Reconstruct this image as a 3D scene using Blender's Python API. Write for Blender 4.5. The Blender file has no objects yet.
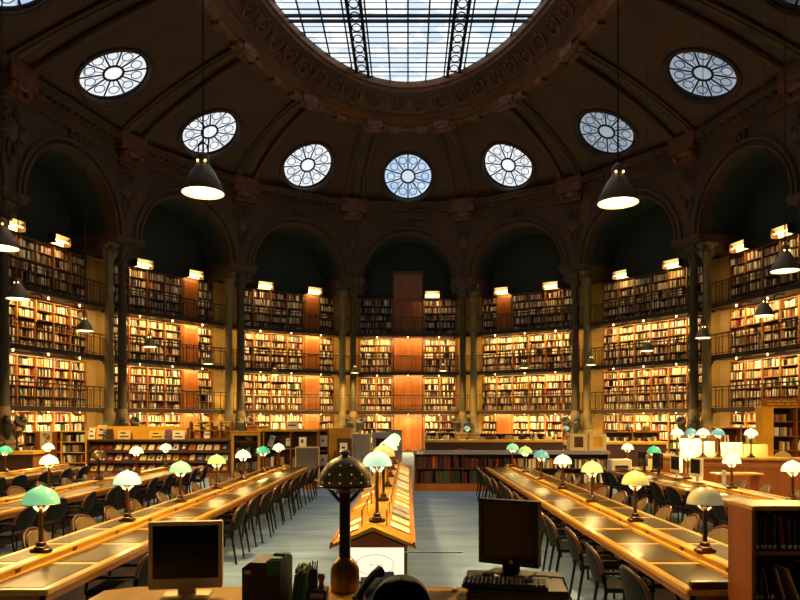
import bpy, math, random
from mathutils import Vector, Matrix
PI = math.pi
R = random.Random(7)
sc = bpy.context.scene
col = sc.collection

# ------------------------------------------------------------------ materials
def lin(h):
    h = h.lstrip('#')
    out = []
    for k in (0, 2, 4):
        c = int(h[k:k+2], 16) / 255
        out.append(c / 12.92 if c <= .04045 else ((c + .055) / 1.055) ** 2.4)
    return out + [1]

def mat(name, colr, rough=.5, metal=0, grain=0, scale=(8, 8, 8), colr2=None, bump=0, emit=None, es=0, coat=0, spec=None):
    m = bpy.data.materials.new(name); m.use_nodes = True
    nt = m.node_tree; b = nt.nodes['Principled BSDF']
    c1 = lin(colr) if isinstance(colr, str) else list(colr)
    b.inputs['Base Color'].default_value = c1
    b.inputs['Roughness'].default_value = rough
    b.inputs['Metallic'].default_value = metal
    if coat: b.inputs['Coat Weight'].default_value = coat
    if spec is not None: b.inputs['Specular IOR Level'].default_value = spec
    if emit:
        b.inputs['Emission Color'].default_value = lin(emit) if isinstance(emit, str) else emit
        b.inputs['Emission Strength'].default_value = es
    if grain or bump:
        tc = nt.nodes.new('ShaderNodeTexCoord'); mp = nt.nodes.new('ShaderNodeMapping')
        mp.inputs['Scale'].default_value = scale
        n = nt.nodes.new('ShaderNodeTexNoise'); n.inputs['Detail'].default_value = 5; n.inputs['Scale'].default_value = 1
        nt.links.new(tc.outputs['Object'], mp.inputs['Vector']); nt.links.new(mp.outputs['Vector'], n.inputs['Vector'])
        if grain:
            rp = nt.nodes.new('ShaderNodeValToRGB')
            c2 = lin(colr2) if colr2 else [x * (1 - grain) for x in c1[:3]] + [1]
            rp.color_ramp.elements[0].color = c2; rp.color_ramp.elements[1].color = c1
            rp.color_ramp.elements[0].position = .32; rp.color_ramp.elements[1].position = .68
            nt.links.new(n.outputs['Fac'], rp.inputs['Fac']); nt.links.new(rp.outputs['Color'], b.inputs['Base Color'])
        if bump:
            bp = nt.nodes.new('ShaderNodeBump'); bp.inputs['Strength'].default_value = bump
            nt.links.new(n.outputs['Fac'], bp.inputs['Height']); nt.links.new(bp.outputs['Normal'], b.inputs['Normal'])
    return m

def emission(name, colr, s):
    return mat(name, '#111111', .5, emit=colr, es=s)

def pane_mat(name, c1, c2, s):
    """milky daylit glass: gives off the evening daylight behind it, in slightly differing panes"""
    m = bpy.data.materials.new(name); m.use_nodes = True
    nt = m.node_tree; b = nt.nodes['Principled BSDF']
    b.inputs['Base Color'].default_value = (.3, .33, .36, 1); b.inputs['Roughness'].default_value = .25
    tc = nt.nodes.new('ShaderNodeTexCoord'); n = nt.nodes.new('ShaderNodeTexVoronoi'); n.inputs['Scale'].default_value = 1.1
    rp = nt.nodes.new('ShaderNodeValToRGB'); sp = nt.nodes.new('ShaderNodeSeparateColor')
    rp.color_ramp.elements[0].color = lin(c1); rp.color_ramp.elements[1].color = lin(c2)
    nt.links.new(tc.outputs['Object'], n.inputs['Vector']); nt.links.new(n.outputs['Color'], sp.inputs['Color'])
    nt.links.new(sp.outputs['Red'], rp.inputs['Fac']); nt.links.new(rp.outputs['Color'], b.inputs['Emission Color'])
    b.inputs['Emission Strength'].default_value = s
    return m

M = {}
M['stone'] = mat('stone', '#54371c', .75, grain=.35, scale=(.7, .7, .7), bump=.15)
M['vault'] = mat('vault_paint', '#4d2c13', .7, grain=.4, scale=(.8, .8, .8), bump=.1)
M['gilt'] = mat('gilt_stone', '#7a4a22', .5, metal=.25, grain=.4, scale=(3, 3, 3))
M['green_wall'] = mat('dark_green_wall', '#2a3028', .8, grain=.3, scale=(.5, .5, .5))
M['ochre'] = mat('ochre_panel', '#b58c34', .55, grain=.25, scale=(1, 1, 2))
M['iron'] = mat('dark_iron', '#3b3226', .45, metal=.4, grain=.3, scale=(5, 5, 5))
M['column'] = mat('column_paint', '#4a3f26', .5, metal=.2, grain=.25, scale=(2, 2, 2))
M['column_pale'] = mat('column_pale_paint', '#7c683e', .55, grain=.25, scale=(2, 2, 2))
M['wood'] = mat('shelf_wood', '#a5672a', .5, grain=.35, scale=(3, 3, 14))
M['wood_red'] = mat('panel_wood', '#9c541a', .4, grain=.3, scale=(7, 7, .6))
M['wood_dark'] = mat('dark_wood', '#4c2814', .5, grain=.4, scale=(4, 4, 12))
M['table'] = mat('table_oak', '#cf9a38', .3, grain=.25, scale=(14, 1.2, 3), coat=.25)
M['leather_pad'] = mat('desk_leather', '#35280f', .36, grain=.35, scale=(3, 3, 3), bump=.04, spec=.08)
M['brass'] = mat('brass', '#8e6a34', .32, metal=.9, grain=.3, scale=(12, 12, 12))
M['lamp_base'] = mat('lamp_base', '#4a3520', .4, metal=.7)
M['bronze'] = mat('bronze', '#33261a', .35, metal=.6)
M['bulb'] = emission('bulb', '#ffd27a', 14)
M['bulb_strip'] = emission('strip_glow', '#ffd685', 5)
M['white_enamel'] = mat('white_enamel', '#e9e2d0', .35)
M['grey_enamel'] = mat('grey_enamel', '#8a744a', .35, metal=.1)
M['black'] = mat('black_plastic', '#0d0d0f', .4)
M['black_matt'] = mat('black_matt', '#08080a', .65, spec=.25)
M['black_gloss'] = mat('screen_black', '#040405', .22)
M['silver'] = mat('silver_plastic', '#d2be8c', .4, metal=.2)
M['grey_panel'] = mat('grey_panel', '#8f8c9a', .6)
M['grey_board'] = mat('grey_board', '#5d5860', .7, grain=.3, scale=(9, 9, 9))
M['white'] = mat('white_plastic', '#d8d2c2', .5)
M['paper'] = mat('paper', '#efe6cf', .7)
M['ink'] = mat('ink', '#3a3440', .7)
M['chair_shell'] = mat('chair_shell', '#060504', .7, grain=.3, scale=(9, 9, 9), spec=.2)
M['chair_pad'] = mat('chair_pad', '#6a5536', .55, grain=.25, scale=(12, 12, 12))
M['chair_wood'] = mat('chair_wood', '#5a3517', .4, grain=.3, scale=(9, 9, 9))
M['chair_metal'] = mat('chair_metal', '#0f0d0c', .35, metal=.5)
M['carpet'] = mat('carpet', '#86a2c6', .92, grain=.3, scale=(.5, 3, 1), colr2='#6484b2', bump=.1)
M['yellow_card'] = mat('yellow_oak', '#e5aa30', .45, grain=.15, scale=(5, 5, 5))
M['green_file'] = mat('green_file', '#1f6b4c', .45)
M['box_brown'] = mat('box_brown', '#33211a', .55)
M['skin_dark'] = mat('poster_red', '#8a2f1c', .6)
for k, (c, n) in enumerate((('#f3f8ff', 'white'), ('#c9defc', 'blue'), ('#94a6bb', 'grey'))):
    pass
M['pane_white'] = pane_mat('pane_white', '#dfeaf6', '#ffffff', 1.0)
M['pane_blue'] = pane_mat('pane_blue', '#a9c8ef', '#d4e4f8', 1.0)
M['pane_grey'] = pane_mat('pane_grey', '#8c9cb0', '#a9b5c4', .8)
M['pane_dark'] = pane_mat('pane_dark', '#2b3440', '#39424e', .6)
M['skylight'] = pane_mat('skylight_pane', '#c2d6e8', '#f6fbff', 1.2)
M['muntin'] = mat('lead_bar', '#17181c', .5, metal=.4)
g = bpy.data.materials.new('clear_sheet'); g.use_nodes = True
b = g.node_tree.nodes['Principled BSDF']; b.inputs['Transmission Weight'].default_value = 1; b.inputs['Roughness'].default_value = .02; b.inputs['IOR'].default_value = 1.12
b.inputs['Base Color'].default_value = (.95, .97, .97, 1); M['clear'] = g

# the lamps' glass shades: lit from inside
def shade(name, c, s):
    m = mat(name, c, .18, coat=.3, emit=c, es=s)
    return m
M['shade_green'] = shade('shade_green', '#98eeac', .6)
M['shade_mint'] = shade('shade_mint', '#c6f5d2', .85)
M['shade_lime'] = shade('shade_lime', '#b6e48c', .6)
M['shade_teal'] = shade('shade_teal', '#4fc79a', .5)
M['shade_blue'] = shade('shade_blue', '#6fb3bd', .45)
M['shade_white'] = shade('shade_white', '#f3f7d8', .85)
M['shade_yellow'] = shade('shade_yellow', '#e8d270', .6)
M['shade_cream'] = shade('shade_cream', '#dccb8e', .25)
M['shade_bronze'] = mat('shade_bronze', '#6a5530', .3, metal=.5)
M['shade_olive'] = mat('shade_olive', '#8f8444', .42, coat=.05, spec=.35)

for n, c_ in (('paper', '#efe6cf'), ('buff', '#dcc38a'), ('bluegrey', '#8a97ad'), ('pale', '#fbf5e4')): M['leaf_' + n] = mat('leaf_' + n, c_, .6)
M['plan_glow'] = mat('plan_sheet_glow', '#f6ecd2', .5, emit='#fff3d6', es=1.0)  # plan sheet; emission added so it reads as blown-out white
BOOKC = [('cream', '#d8c9a2'), ('tan', '#a98a58'), ('brown', '#5c3c20'), ('maroon', '#5e1d18'), ('red', '#8e2418'), ('navy', '#1e2a44'),
         ('green', '#2d4a30'), ('black', '#1b1816'), ('grey', '#8d887c'), ('white', '#e6e0cf'), ('ochre', '#b48a34'), ('teal', '#2c555a')]
for n, c in BOOKC: M['bk_' + n] = mat('book_' + n, c, .6)
# many books in one object: every volume its own cloth colour
m = bpy.data.materials.new('book_cloths'); m.use_nodes = True
nt = m.node_tree; geo = nt.nodes.new('ShaderNodeNewGeometry'); rp = nt.nodes.new('ShaderNodeValToRGB'); rp.color_ramp.interpolation = 'CONSTANT'
seq = ['cream', 'brown', 'tan', 'white', 'maroon', 'cream', 'grey', 'black', 'red', 'tan', 'navy', 'white', 'ochre', 'green', 'cream', 'brown', 'grey', 'tan', 'black', 'white']
D = dict(BOOKC)
els = rp.color_ramp.elements
for i, n in enumerate(seq):
    e = els[i] if i < 2 else els.new(i / len(seq))
    e.position = i / len(seq); e.color = lin(D[n])
nt.links.new(geo.outputs['Random Per Island'], rp.inputs['Fac']); nt.links.new(rp.outputs['Color'], nt.nodes['Principled BSDF'].inputs['Base Color'])
nt.nodes['Principled BSDF'].inputs['Roughness'].default_value = .6
M['cloths'] = m

# ------------------------------------------------------------------ mesh building
class MB:
    def __init__(s): s.v = []; s.f = []; s.m = []; s.k = 0; s.T = None
    def add(s, vs, fs):
        o = len(s.v)
        if s.T is not None: vs = [s.T @ Vector(p) for p in vs]
        s.v += [tuple(p) for p in vs]
        s.f += [tuple(i + o for i in f) for f in fs]; s.m += [s.k] * len(fs)
        return s
    def box(s, x0, x1, y0, y1, z0, z1):
        return s.add([(x0, y0, z0), (x1, y0, z0), (x1, y1, z0), (x0, y1, z0), (x0, y0, z1), (x1, y0, z1), (x1, y1, z1), (x0, y1, z1)],
                     [(0, 3, 2, 1), (4, 5, 6, 7), (0, 1, 5, 4), (1, 2, 6, 5), (2, 3, 7, 6), (3, 0, 4, 7)])
    def cbox(s, x0, x1, y0, y1, z0, z1, c=.01):
        """box with chamfered vertical and top edges"""
        o = [(x0 + c, y0), (x1 - c, y0), (x1, y0 + c), (x1, y1 - c), (x1 - c, y1), (x0 + c, y1), (x0, y1 - c), (x0, y0 + c)]
        i = [(x0 + 1.6 * c, y0 + c), (x1 - 1.6 * c, y0 + c), (x1 - c, y0 + 1.6 * c), (x1 - c, y1 - 1.6 * c), (x1 - 1.6 * c, y1 - c), (x0 + 1.6 * c, y1 - c), (x0 + c, y1 - 1.6 * c), (x0 + c, y0 + 1.6 * c)]
        vs = [(x, y, z0) for x, y in i] + [(x, y, z0 + c) for x, y in o] + [(x, y, z1 - c) for x, y in o] + [(x, y, z1) for x, y in i]
        fs = [tuple(range(7, -1, -1)), tuple(range(24, 32))]
        for r in range(3):
            for k in range(8): fs.append((r * 8 + k, r * 8 + (k + 1) % 8, (r + 1) * 8 + (k + 1) % 8, (r + 1) * 8 + k))
        return s.add(vs, fs)
    def lathe(s, prof, n=16, c=(0, 0, 0), cap=True):
        vs = []; fs = []
        for r, z in prof:
            for k in range(n):
                a = 2 * PI * k / n; vs.append((c[0] + r * math.cos(a), c[1] + r * math.sin(a), c[2] + z))
        for i in range(len(prof) - 1):
            for k in range(n): fs.append((i * n + k, i * n + (k + 1) % n, (i + 1) * n + (k + 1) % n, (i + 1) * n + k))
        if cap:
            if prof[0][0] > 1e-4: fs.append(tuple(range(n - 1, -1, -1)))
            if prof[-1][0] > 1e-4: fs.append(tuple(range((len(prof) - 1) * n, len(prof) * n)))
        return s.add(vs, fs)
    def tube(s, pts, r, n=8, closed=False, flat=1.0):
        pts = [Vector(p) for p in pts]; N = len(pts); vs = []; fs = []
        rr = r if isinstance(r, (list, tuple)) else [r] * N
        up = None
        for i, p in enumerate(pts):
            a = pts[(i - 1) % N] if (closed or i > 0) else p
            c = pts[(i + 1) % N] if (closed or i < N - 1) else p
            t = (c - a).normalized()
            if up is None:
                up = Vector((0, 0, 1)) if abs(t.z) < .9 else Vector((0, 1, 0))
            u = (up - t * up.dot(t)).normalized(); w = t.cross(u); up = u
            for k in range(n):
                an = 2 * PI * k / n
                vs.append(p + u * (rr[i] * math.cos(an)) + w * (rr[i] * flat * math.sin(an)))
        for i in range(N if closed else N - 1):
            j = (i + 1) % N
            for k in range(n): fs.append((i * n + k, i * n + (k + 1) % n, j * n + (k + 1) % n, j * n + k))
        if not closed: fs += [tuple(range(n - 1, -1, -1)), tuple(range((N - 1) * n, N * n))]
        return s.add(vs, fs)
    def grid(s, rows, closed=False):
        n = len(rows[0]); vs = [p for r in rows for p in r]; fs = []
        for i in range(len(rows) - 1):
            for k in range(n if closed else n - 1):
                fs.append((i * n + k, i * n + (k + 1) % n, (i + 1) * n + (k + 1) % n, (i + 1) * n + k))
        return s.add(vs, fs)
    def prism(s, poly, y0, y1):
        """polygon in xz pushed along y"""
        n = len(poly)
        vs = [(x, y0, z) for x, z in poly] + [(x, y1, z) for x, z in poly]
        fs = [tuple(range(n)), tuple(range(2 * n - 1, n - 1, -1))] + [(k, k + n, (k + 1) % n + n, (k + 1) % n) for k in range(n)]
        return s.add(vs, fs)
    def ball(s, c, r, n=8, sc_=(1, 1, 1)):
        m = max(4, n // 2); rows = []
        for i in range(m + 1):
            a = PI * i / m
            rows.append([(c[0] + sc_[0] * r * math.sin(a) * math.cos(2 * PI * k / n), c[1] + sc_[1] * r * math.sin(a) * math.sin(2 * PI * k / n), c[2] - sc_[2] * r * math.cos(a)) for k in range(n)])
        return s.grid(rows, True)
    def build(s, name, mats, parent=None, smooth=False, loc=None, rz=0):
        me = bpy.data.meshes.new(name); me.from_pydata(s.v, [], s.f)
        if not isinstance(mats, (list, tuple)): mats = [mats]
        for m in mats: me.materials.append(M[m] if isinstance(m, str) else m)
        if len(mats) > 1: me.polygons.foreach_set('material_index', s.m)
        if smooth:
            me.polygons.foreach_set('use_smooth', [True] * len(me.polygons))
            me.set_sharp_from_angle(angle=math.radians(42))
        me.update()
        o = bpy.data.objects.new(name, me); col.objects.link(o)
        if parent: o.parent = parent
        if loc: o.location = loc
        if rz: o.rotation_euler.z = rz
        return o

def tag(o, label=None, cat=None, group=None, kind=None):
    if label: o['label'] = label
    if cat: o['category'] = cat
    if group: o['group'] = group
    if kind: o['kind'] = kind
    return o
def thing(name, label, cat, loc=(0, 0, 0), rz=0, group=None):
    o = bpy.data.objects.new(name, None); col.objects.link(o); o.empty_display_size = .1
    o.location = loc; o.rotation_euler = (0, 0, rz)
    return tag(o, label, cat, group)
def struct(o): o['kind'] = 'structure'; return o
def kids(o): return [c for c in ALLKIDS.get(o.name, [])]
def copy_tree(o, parent=None, top=True):
    c = o.copy(); col.objects.link(c)
    if parent: c.parent = parent
    for ch in o.children: copy_tree(ch, c)
    return c
def put(proto, used, loc, rz, label, group=None):
    """the first call moves the prototype, later calls copy it and its parts"""
    o = proto if not used else copy_tree(proto)
    used.append(1); o.location = loc; o.rotation_euler = (0, 0, rz); o['label'] = label
    if group: o['group'] = group
    return o
ONES = 'first second third fourth fifth sixth seventh eighth ninth tenth eleventh twelfth thirteenth fourteenth fifteenth sixteenth seventeenth eighteenth nineteenth twentieth'.split()
TENS = {2: 'twenty', 3: 'thirty', 4: 'forty'}
def nth(i):
    i += 1
    if i <= 20: return ONES[i - 1]
    t, r = divmod(i, 10)
    return (TENS[t] + '-' + ONES[r - 1]) if r else TENS[t][:-1] + 'ieth'

LIGHTS = 1.0
WARM = (1.0, .62, .2); WARM2 = (1.0, .66, .25)
def spot(parent, loc, power, angle=150, size=.04, colr=WARM, blend=.3, rot=(0, 0, 0), name='lamp_light'):
    l = bpy.data.lights.new(name, 'SPOT'); l.energy = power * LIGHTS; l.spot_size = math.radians(angle); l.spot_blend = blend; l.shadow_soft_size = size; l.color = colr
    o = bpy.data.objects.new(name, l); col.objects.link(o); o.parent = parent; o.location = loc; o.rotation_euler = rot; return o
def point(parent, loc, power, size=.04, colr=WARM, name='lamp_light'):
    l = bpy.data.lights.new(name, 'POINT'); l.energy = power * LIGHTS; l.shadow_soft_size = size; l.color = colr
    o = bpy.data.objects.new(name, l); col.objects.link(o); o.parent = parent; o.location = loc; return o
def area(parent, loc, rot, power, sx, sy, colr=WARM, name='strip_light'):
    l = bpy.data.lights.new(name, 'AREA'); l.shape = 'RECTANGLE'; l.size = sx; l.size_y = sy; l.energy = power * LIGHTS; l.color = colr
    o = bpy.data.objects.new(name, l); col.objects.link(o); o.parent = parent; o.location = loc; o.rotation_euler = rot; return o

# ------------------------------------------------------------------ plan of the oval room
YC = 21.85
RP = [(3.55, 42.1), (9.58, 38.2), (13.72, 32.2), (15.35, 25.4), (15.35, 18.3), (13.72, 11.4), (9.58, 5.5), (3.55, 1.6)]
LP = [(-x, y) for x, y in RP]
BAY = {0: (LP[0], RP[0]), 8: (RP[7], LP[7])}
for k in range(1, 8):
    BAY[k] = (RP[k-1], RP[k]); BAY[-k] = (LP[k], LP[k-1])
def frame(k):
    a, b_ = BAY[k]
    mx, my = (a[0] + b_[0]) / 2, (a[1] + b_[1]) / 2
    dx, dy = b_[0] - a[0], b_[1] - a[1]
    L = math.hypot(dx, dy)
    return (mx, my), math.atan2(dy, dx), L
def bayT(k):
    (mx, my), an, L = frame(k)
    return Matrix.Translation((mx, my, 0)) @ Matrix.Rotation(an, 4, 'Z')
ZI = 10.3; ZC = 14.67                    # impost, cornice top
AW = 2.66; BW = 3.06; YF = .9
GZ = [2.5, 4.85, 7.15]                   # gallery floors

# floor
f = MB(); f.box(-19, 19, -4, 46, -.12, 0)
fl = struct(f.build('floor', 'carpet'))
f = MB(); f.box(-3.2, 3.2, -3.6, 4.3, .002, .25)
struct(f.build('floor_platform', 'wood_dark'))

# the arches stand on their own polygon, INW in front of the shelves' wall
INW = .95
def turn(k, end):
    """half the corner angle at the left (0) or right (1) end of bay k"""
    nb = k + (1 if end else -1)
    nb = {9: -7, -8: 8}.get(nb, nb)
    d = frame(nb)[1] - frame(k)[1]
    return abs(math.atan2(math.sin(d), math.cos(d))) / 2
def inner_half(k):
    h = frame(k)[2] / 2
    return -h + INW * math.tan(turn(k, 0)), h - INW * math.tan(turn(k, 1))
QB = {}
for k in BAY:
    a_, b_ = inner_half(k); T = bayT(k)
    QB[k] = (tuple((T @ Vector((a_, -INW, 0)))[:2]), tuple((T @ Vector((b_, -INW, 0)))[:2]))
RQ = [QB[k][1] for k in range(0, 8)]; LQ = [QB[-k][0] for k in range(0, 8)]

# arcade walls, one bay each
for k in BAY:
    (mx, my), an, L = frame(k); h = L / 2
    ha, hb = inner_half(k); xm = (ha + hb) / 2
    w = MB(); w.T = bayT(k)
    N = 24; F = -INW
    arc = [(xm + AW * math.cos(PI - PI * i / N), ZI + AW * math.sin(PI - PI * i / N)) for i in range(N + 1)]
    zt = 14.75
    w.k = 0
    top = [(ha + (hb - ha) * i / N, zt) for i in range(N + 1)]
    w.grid([[(x, F, z) for x, z in arc], [(x, F, z) for x, z in top]])
    w.add([(ha, F, ZI), (xm - AW, F, ZI), (ha, F, zt)], [(0, 1, 2)]); w.add([(xm + AW, F, ZI), (hb, F, ZI), (hb, F, zt)], [(0, 1, 2)])
    w.grid([[(x, F, z) for x, z in arc], [(x, F + .5, z) for x, z in arc]]); w.k = 2; w.grid([[(x, F + .5, z) for x, z in arc], [(x, 1.3, z) for x, z in arc]]); w.k = 0
    for rad, off, hh in ((AW + .06, F - .05, .07), (AW + .34, F - .09, .06)):
        w.tube([(xm + rad * math.cos(PI - PI * i / 28), off, ZI + rad * math.sin(PI - PI * i / 28)) for i in range(29)], hh, 6)
    kz = ZI + AW + .55
    w.tube([(xm + .27 * math.cos(a * PI / 8), F - .08, kz + .27 * math.sin(a * PI / 8)) for a in range(16)], .07, 6, True)
    w.ball((xm, F - .05, kz), .14, 8)
    for s in (-1, 1):
        x0, x1 = sorted((s * 3.07, s * (h + .3)))
        w.k = 1; w.box(x0, x1, YF - .02, 1.3, 0, 9.55)
        w.k = 0
        # impost block carried by the columns
        e = hb if s > 0 else ha
        x0, x1 = sorted((xm + s * (AW + .02), e + s * .02)); y1 = 1.3
        w.box(x0 - .02, x1 + .02, F + .02, y1, 9.95, 10.32)
        w.box(x0 - .1, x1, F - .1, y1, 10.0, 10.12) if s > 0 else w.box(x0, x1 + .1, F - .1, y1, 10.0, 10.12)
        w.box(x0 - .14, x1, F - .16, y1, 10.12, 10.3) if s > 0 else w.box(x0, x1 + .14, F - .16, y1, 10.12, 10.3)
        w.box(x0, x1, F + .25, y1, 9.55, 9.95)
    w.k = 2
    if k == 8:
        w.box(-AW, AW, 1.3, 1.4, 5.6, 13.4)
    else:
        w.box(-h - .6, h + .6, 1.3, 1.4, 0, 13.4)
    struct(w.build('wall_arcade', ['stone', 'ochre', 'green_wall']))

# cornice and pier reliefs
c = MB()
for k in BAY:
    c.T = bayT(k); ha, hb = inner_half(k); L = hb - ha
    for y0, z0, z1 in ((-.1, 13.74, 13.88), (-.05, 13.88, 14.27), (-.2, 14.27, 14.4), (-.42, 14.4, 14.58), (-.48, 14.58, 14.7)):
        c.box(ha + .0, hb, y0 - INW, .1 - INW, z0, z1)
    for i in range(18):
        x = ha + .2 + (L - .4) * i / 17
        c.box(x - .07, x + .07, -.34 - INW, -.1 - INW, 14.29, 14.4)
struct(c.build('trim_1', 'stone'))

def relief():
    r = MB()
    r.ball((0, -.06, 0), .34, 12, (1, .45, 1.35)); r.ball((0, -.14, .05), .2, 10, (1, .5, 1.2))
    for s in (-1, 1):
        for q, (r0, cx, cz) in enumerate(((.26, .48, .22), (.2, .42, -.32), (.17, .3, .62))):
            r.tube([(s * (cx + r0 * (1 - t / 20) * math.cos(t * .55)), -.09, cz + r0 * (1 - t / 20) * math.sin(t * .55)) for t in range(16)], [.07 - .003 * t for t in range(16)], 6)
        r.tube([(s * .15, -.08, -.5), (s * .22, -.1, -.8), (s * .05, -.08, -1.1)], [.08, .06, .02], 6)
    r.box(-.5, .5, -.16, .02, .98, 1.12); r.tube([(0, -.1, -.9), (0, -.08, -1.35)], [.08, .02], 6)
    return r
piers = [('right', i, RQ[i]) for i in range(8)] + [('left', i, LQ[i]) for i in range(8)]
def pier_angle(side, i):
    k = i + 1 if side == 'right' else -(i + 1)
    k0 = i if side == 'right' else -i
    if i == 7: k = 8
    a = frame(k)[1]; b_ = frame(k0)[1]
    return math.atan2(math.sin(a) + math.sin(b_), math.cos(a) + math.cos(b_))
proto = struct(relief().build('trim_2', 'stone', smooth=True))
for n, (side, i, p) in enumerate(piers):
    o = proto if n == 0 else proto.copy()
    if n: col.objects.link(o)
    an = pier_angle(side, i)
    o.location = (p[0], p[1], 12.5); o.rotation_euler = (0, 0, an)

# ------------------------------------------------------------------ vault, ribs, ring, skylight
AS, BS = 13.85, 6.38
OUT = 1.55
def ell(o, t, z): return Vector(((BS + o) * math.sin(t), YC + (AS + o) * math.cos(t), z))
def tpar(p): return math.atan2(p[0] / 15.4, (p[1] - YC) / 20.8)
ZR = 17.5
def surf(k):
    a, b_ = QB[k]; ta, tb = tpar(BAY[k][0]), tpar(BAY[k][1])
    if k == 8: tb += 2 * PI
    def S(u, v):
        q = (u + 1) / 2
        C = Vector((a[0] + (b_[0] - a[0]) * q, a[1] + (b_[1] - a[1]) * q, ZC))
        E = ell(OUT, ta + (tb - ta) * q, ZR)
        ph = v * PI / 2
        bu = .14 + .46 * math.cos(ta + (tb - ta) * q) ** 2
        hh = bu * (1 - math.cos(ph)) + (1 - bu) * v; vv = bu * math.sin(ph) + (1 - bu) * v
        return Vector((C.x + (E.x - C.x) * hh, C.y + (E.y - C.y) * hh, ZC + (ZR - ZC) * vv))
    return S
OC = {}
VC = .345; RO = 1.42
tints = {0: 'pane_blue', 1: 'pane_white', 2: 'pane_grey', 3: 'pane_grey', 4: 'pane_dark', -1: 'pane_white', -2: 'pane_white', -3: 'pane_white', -4: 'pane_blue'}
ceil_mats = ['vault', 'vault']
for wi, k in enumerate(sorted(BAY, key=lambda q: (abs(q), q))):
    S = surf(k)
    su = (S(.05, VC) - S(-.05, VC)) / .1; sv = (S(0, VC + .05) - S(0, VC - .05)) / .1
    eu = su.normalized(); nrm = eu.cross(sv).normalized(); ev = nrm.cross(eu).normalized()
    cen = S(0, VC)
    mid = Vector((0, YC, 8))
    outw = nrm if nrm.dot(cen - mid) > 0 else -nrm
    # bigger bays carry the same 2.8 m window; narrower ones shrink it a little
    ro = min(RO, .42 * (S(1, VC) - S(-1, VC)).length)
    lu, lv = su.length, sv.length
    angs = [2 * PI * i / 56 for i in range(56)]
    for uu, vv in ((1, 0), (1, 1), (-1, 1), (-1, 0)):
        angs.append(math.atan2((vv - VC) * lv, uu * lu) % (2 * PI))
    angs = sorted(set(round(a, 6) for a in angs))
    rows = []
    for j in range(8):
        f_ = j / 7
        row = []
        for a in angs:
            du, dv = math.cos(a) / lu, math.sin(a) / lv
            tmax = min([(1 / abs(du)) if abs(du) > 1e-9 else 1e9, ((1 - VC) / dv if dv > 1e-9 else (VC / -dv if dv < -1e-9 else 1e9))])
            t = ro + (tmax - ro) * f_
            row.append(S(du * t, VC + dv * t))
        rows.append(row)
    v = MB(); v.grid(rows, True)
    ring = [cen + eu * (ro * math.cos(a)) + ev * (ro * math.sin(a)) + outw * .24 for a in angs]
    v.k = 1; v.grid([rows[0], ring], True)
    # moulding round the opening
    v.tube([S(math.cos(a) * (ro + .12) / lu, VC + math.sin(a) * (ro + .12) / lv) - outw * .03 for a in angs], .1, 6, True)
    struct(v.build('ceiling', ceil_mats, smooth=True))
    # round window in the hole
    rot = Matrix((eu, ev, outw)).transposed().to_4x4()
    W = bpy.data.objects.new('window_%d' % (wi + 1), None); col.objects.link(W); struct(W)
    W.matrix_world = Matrix.Translation(cen + outw * .22) @ rot
    gl = MB(); gl.lathe([(ro, -.02), (ro, .02)], 48); gl.build('glass', tints.get(k, 'pane_blue'), W)
    fr = MB(); fr.tube([(ro * .985 * math.cos(2 * PI * i / 48), ro * .985 * math.sin(2 * PI * i / 48), -.03) for i in range(48)], .07, 6, True)
    fr.tube([(.4 * math.cos(2 * PI * i / 28), .4 * math.sin(2 * PI * i / 28), -.03) for i in range(28)], .055, 6, True)
    fr.build('frame', 'muntin', W)
    mu = MB()
    for q in range(10):
        a = 2 * PI * q / 10 + PI / 2
        mu.tube([(.4 * math.cos(a), .4 * math.sin(a), -.03), (ro * math.cos(a), ro * math.sin(a), -.03)], .04, 4)
        a += PI / 10
        mu.tube([(.98 * math.cos(a) + .215 * math.cos(2 * PI * i / 16), .98 * math.sin(a) + .215 * math.sin(2 * PI * i / 16), -.03) for i in range(16)], .022, 4, True)
        mu.tube([(.4 * math.cos(a), .4 * math.sin(a), -.03), (.765 * math.cos(a), .765 * math.sin(a), -.03)], .018, 4)
    mu.build('muntin_tracery', 'muntin', W)

rb = MB(); br = MB()
for side, i, p in piers:
    k = i + 1 if side == 'right' else -(i + 1)
    if i == 7: k = 8
    S = surf(k); u = -1 if side == 'right' else 1
    if i == 7: u = -1 if side == 'right' else 1
    an = pier_angle(side, i); tx = Vector((math.cos(an), math.sin(an), 0)); inw = Vector((math.sin(an), -math.cos(an), 0))
    for s in (-1, 1):
        pts = []
        for j in range(13):
            q = S(u, j / 12)
            pts.append(q + tx * (s * (.52 - .2 * j / 12)) + inw * .06 - Vector((0, 0, .1)))
        rb.tube(pts, .15, 8)
        rb.tube([q + tx * (s * .2) + inw * .05 for q in pts], .07, 6)
    e = S(u, 1)
    br.T = Matrix.Translation(e + inw * .1) @ Matrix.Rotation(an, 4, 'Z')
    br.box(-.4, .4, -.3, .3, -.3, .1); br.ball((0, -.25, -.3), .28, 10, (1.4, .7, .8))
    for s in (-1, 1): br.tube([(s * (.5 + .22 * (1 - t / 18) * math.cos(t * .6)), -.25, -.25 + .22 * (1 - t / 18) * math.sin(t * .6)) for t in range(14)], .07, 6)
    br.T = Matrix.Translation((p[0], p[1], 0)) @ Matrix.Rotation(an, 4, 'Z')
    br.box(-.75, .75, -.62, .1, 14.1, 14.85); br.box(-.6, .6, -.35, .1, 13.65, 14.1); br.ball((0, -.5, 14.05), .2, 10, (2, .8, 1)); br.ball((-.45, -.45, 13.9), .16); br.ball((.45, -.45, 13.9), .16)
struct(rb.build('trim_3', 'stone', smooth=True)); struct(br.build('trim_4', 'gilt', smooth=True))

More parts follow.
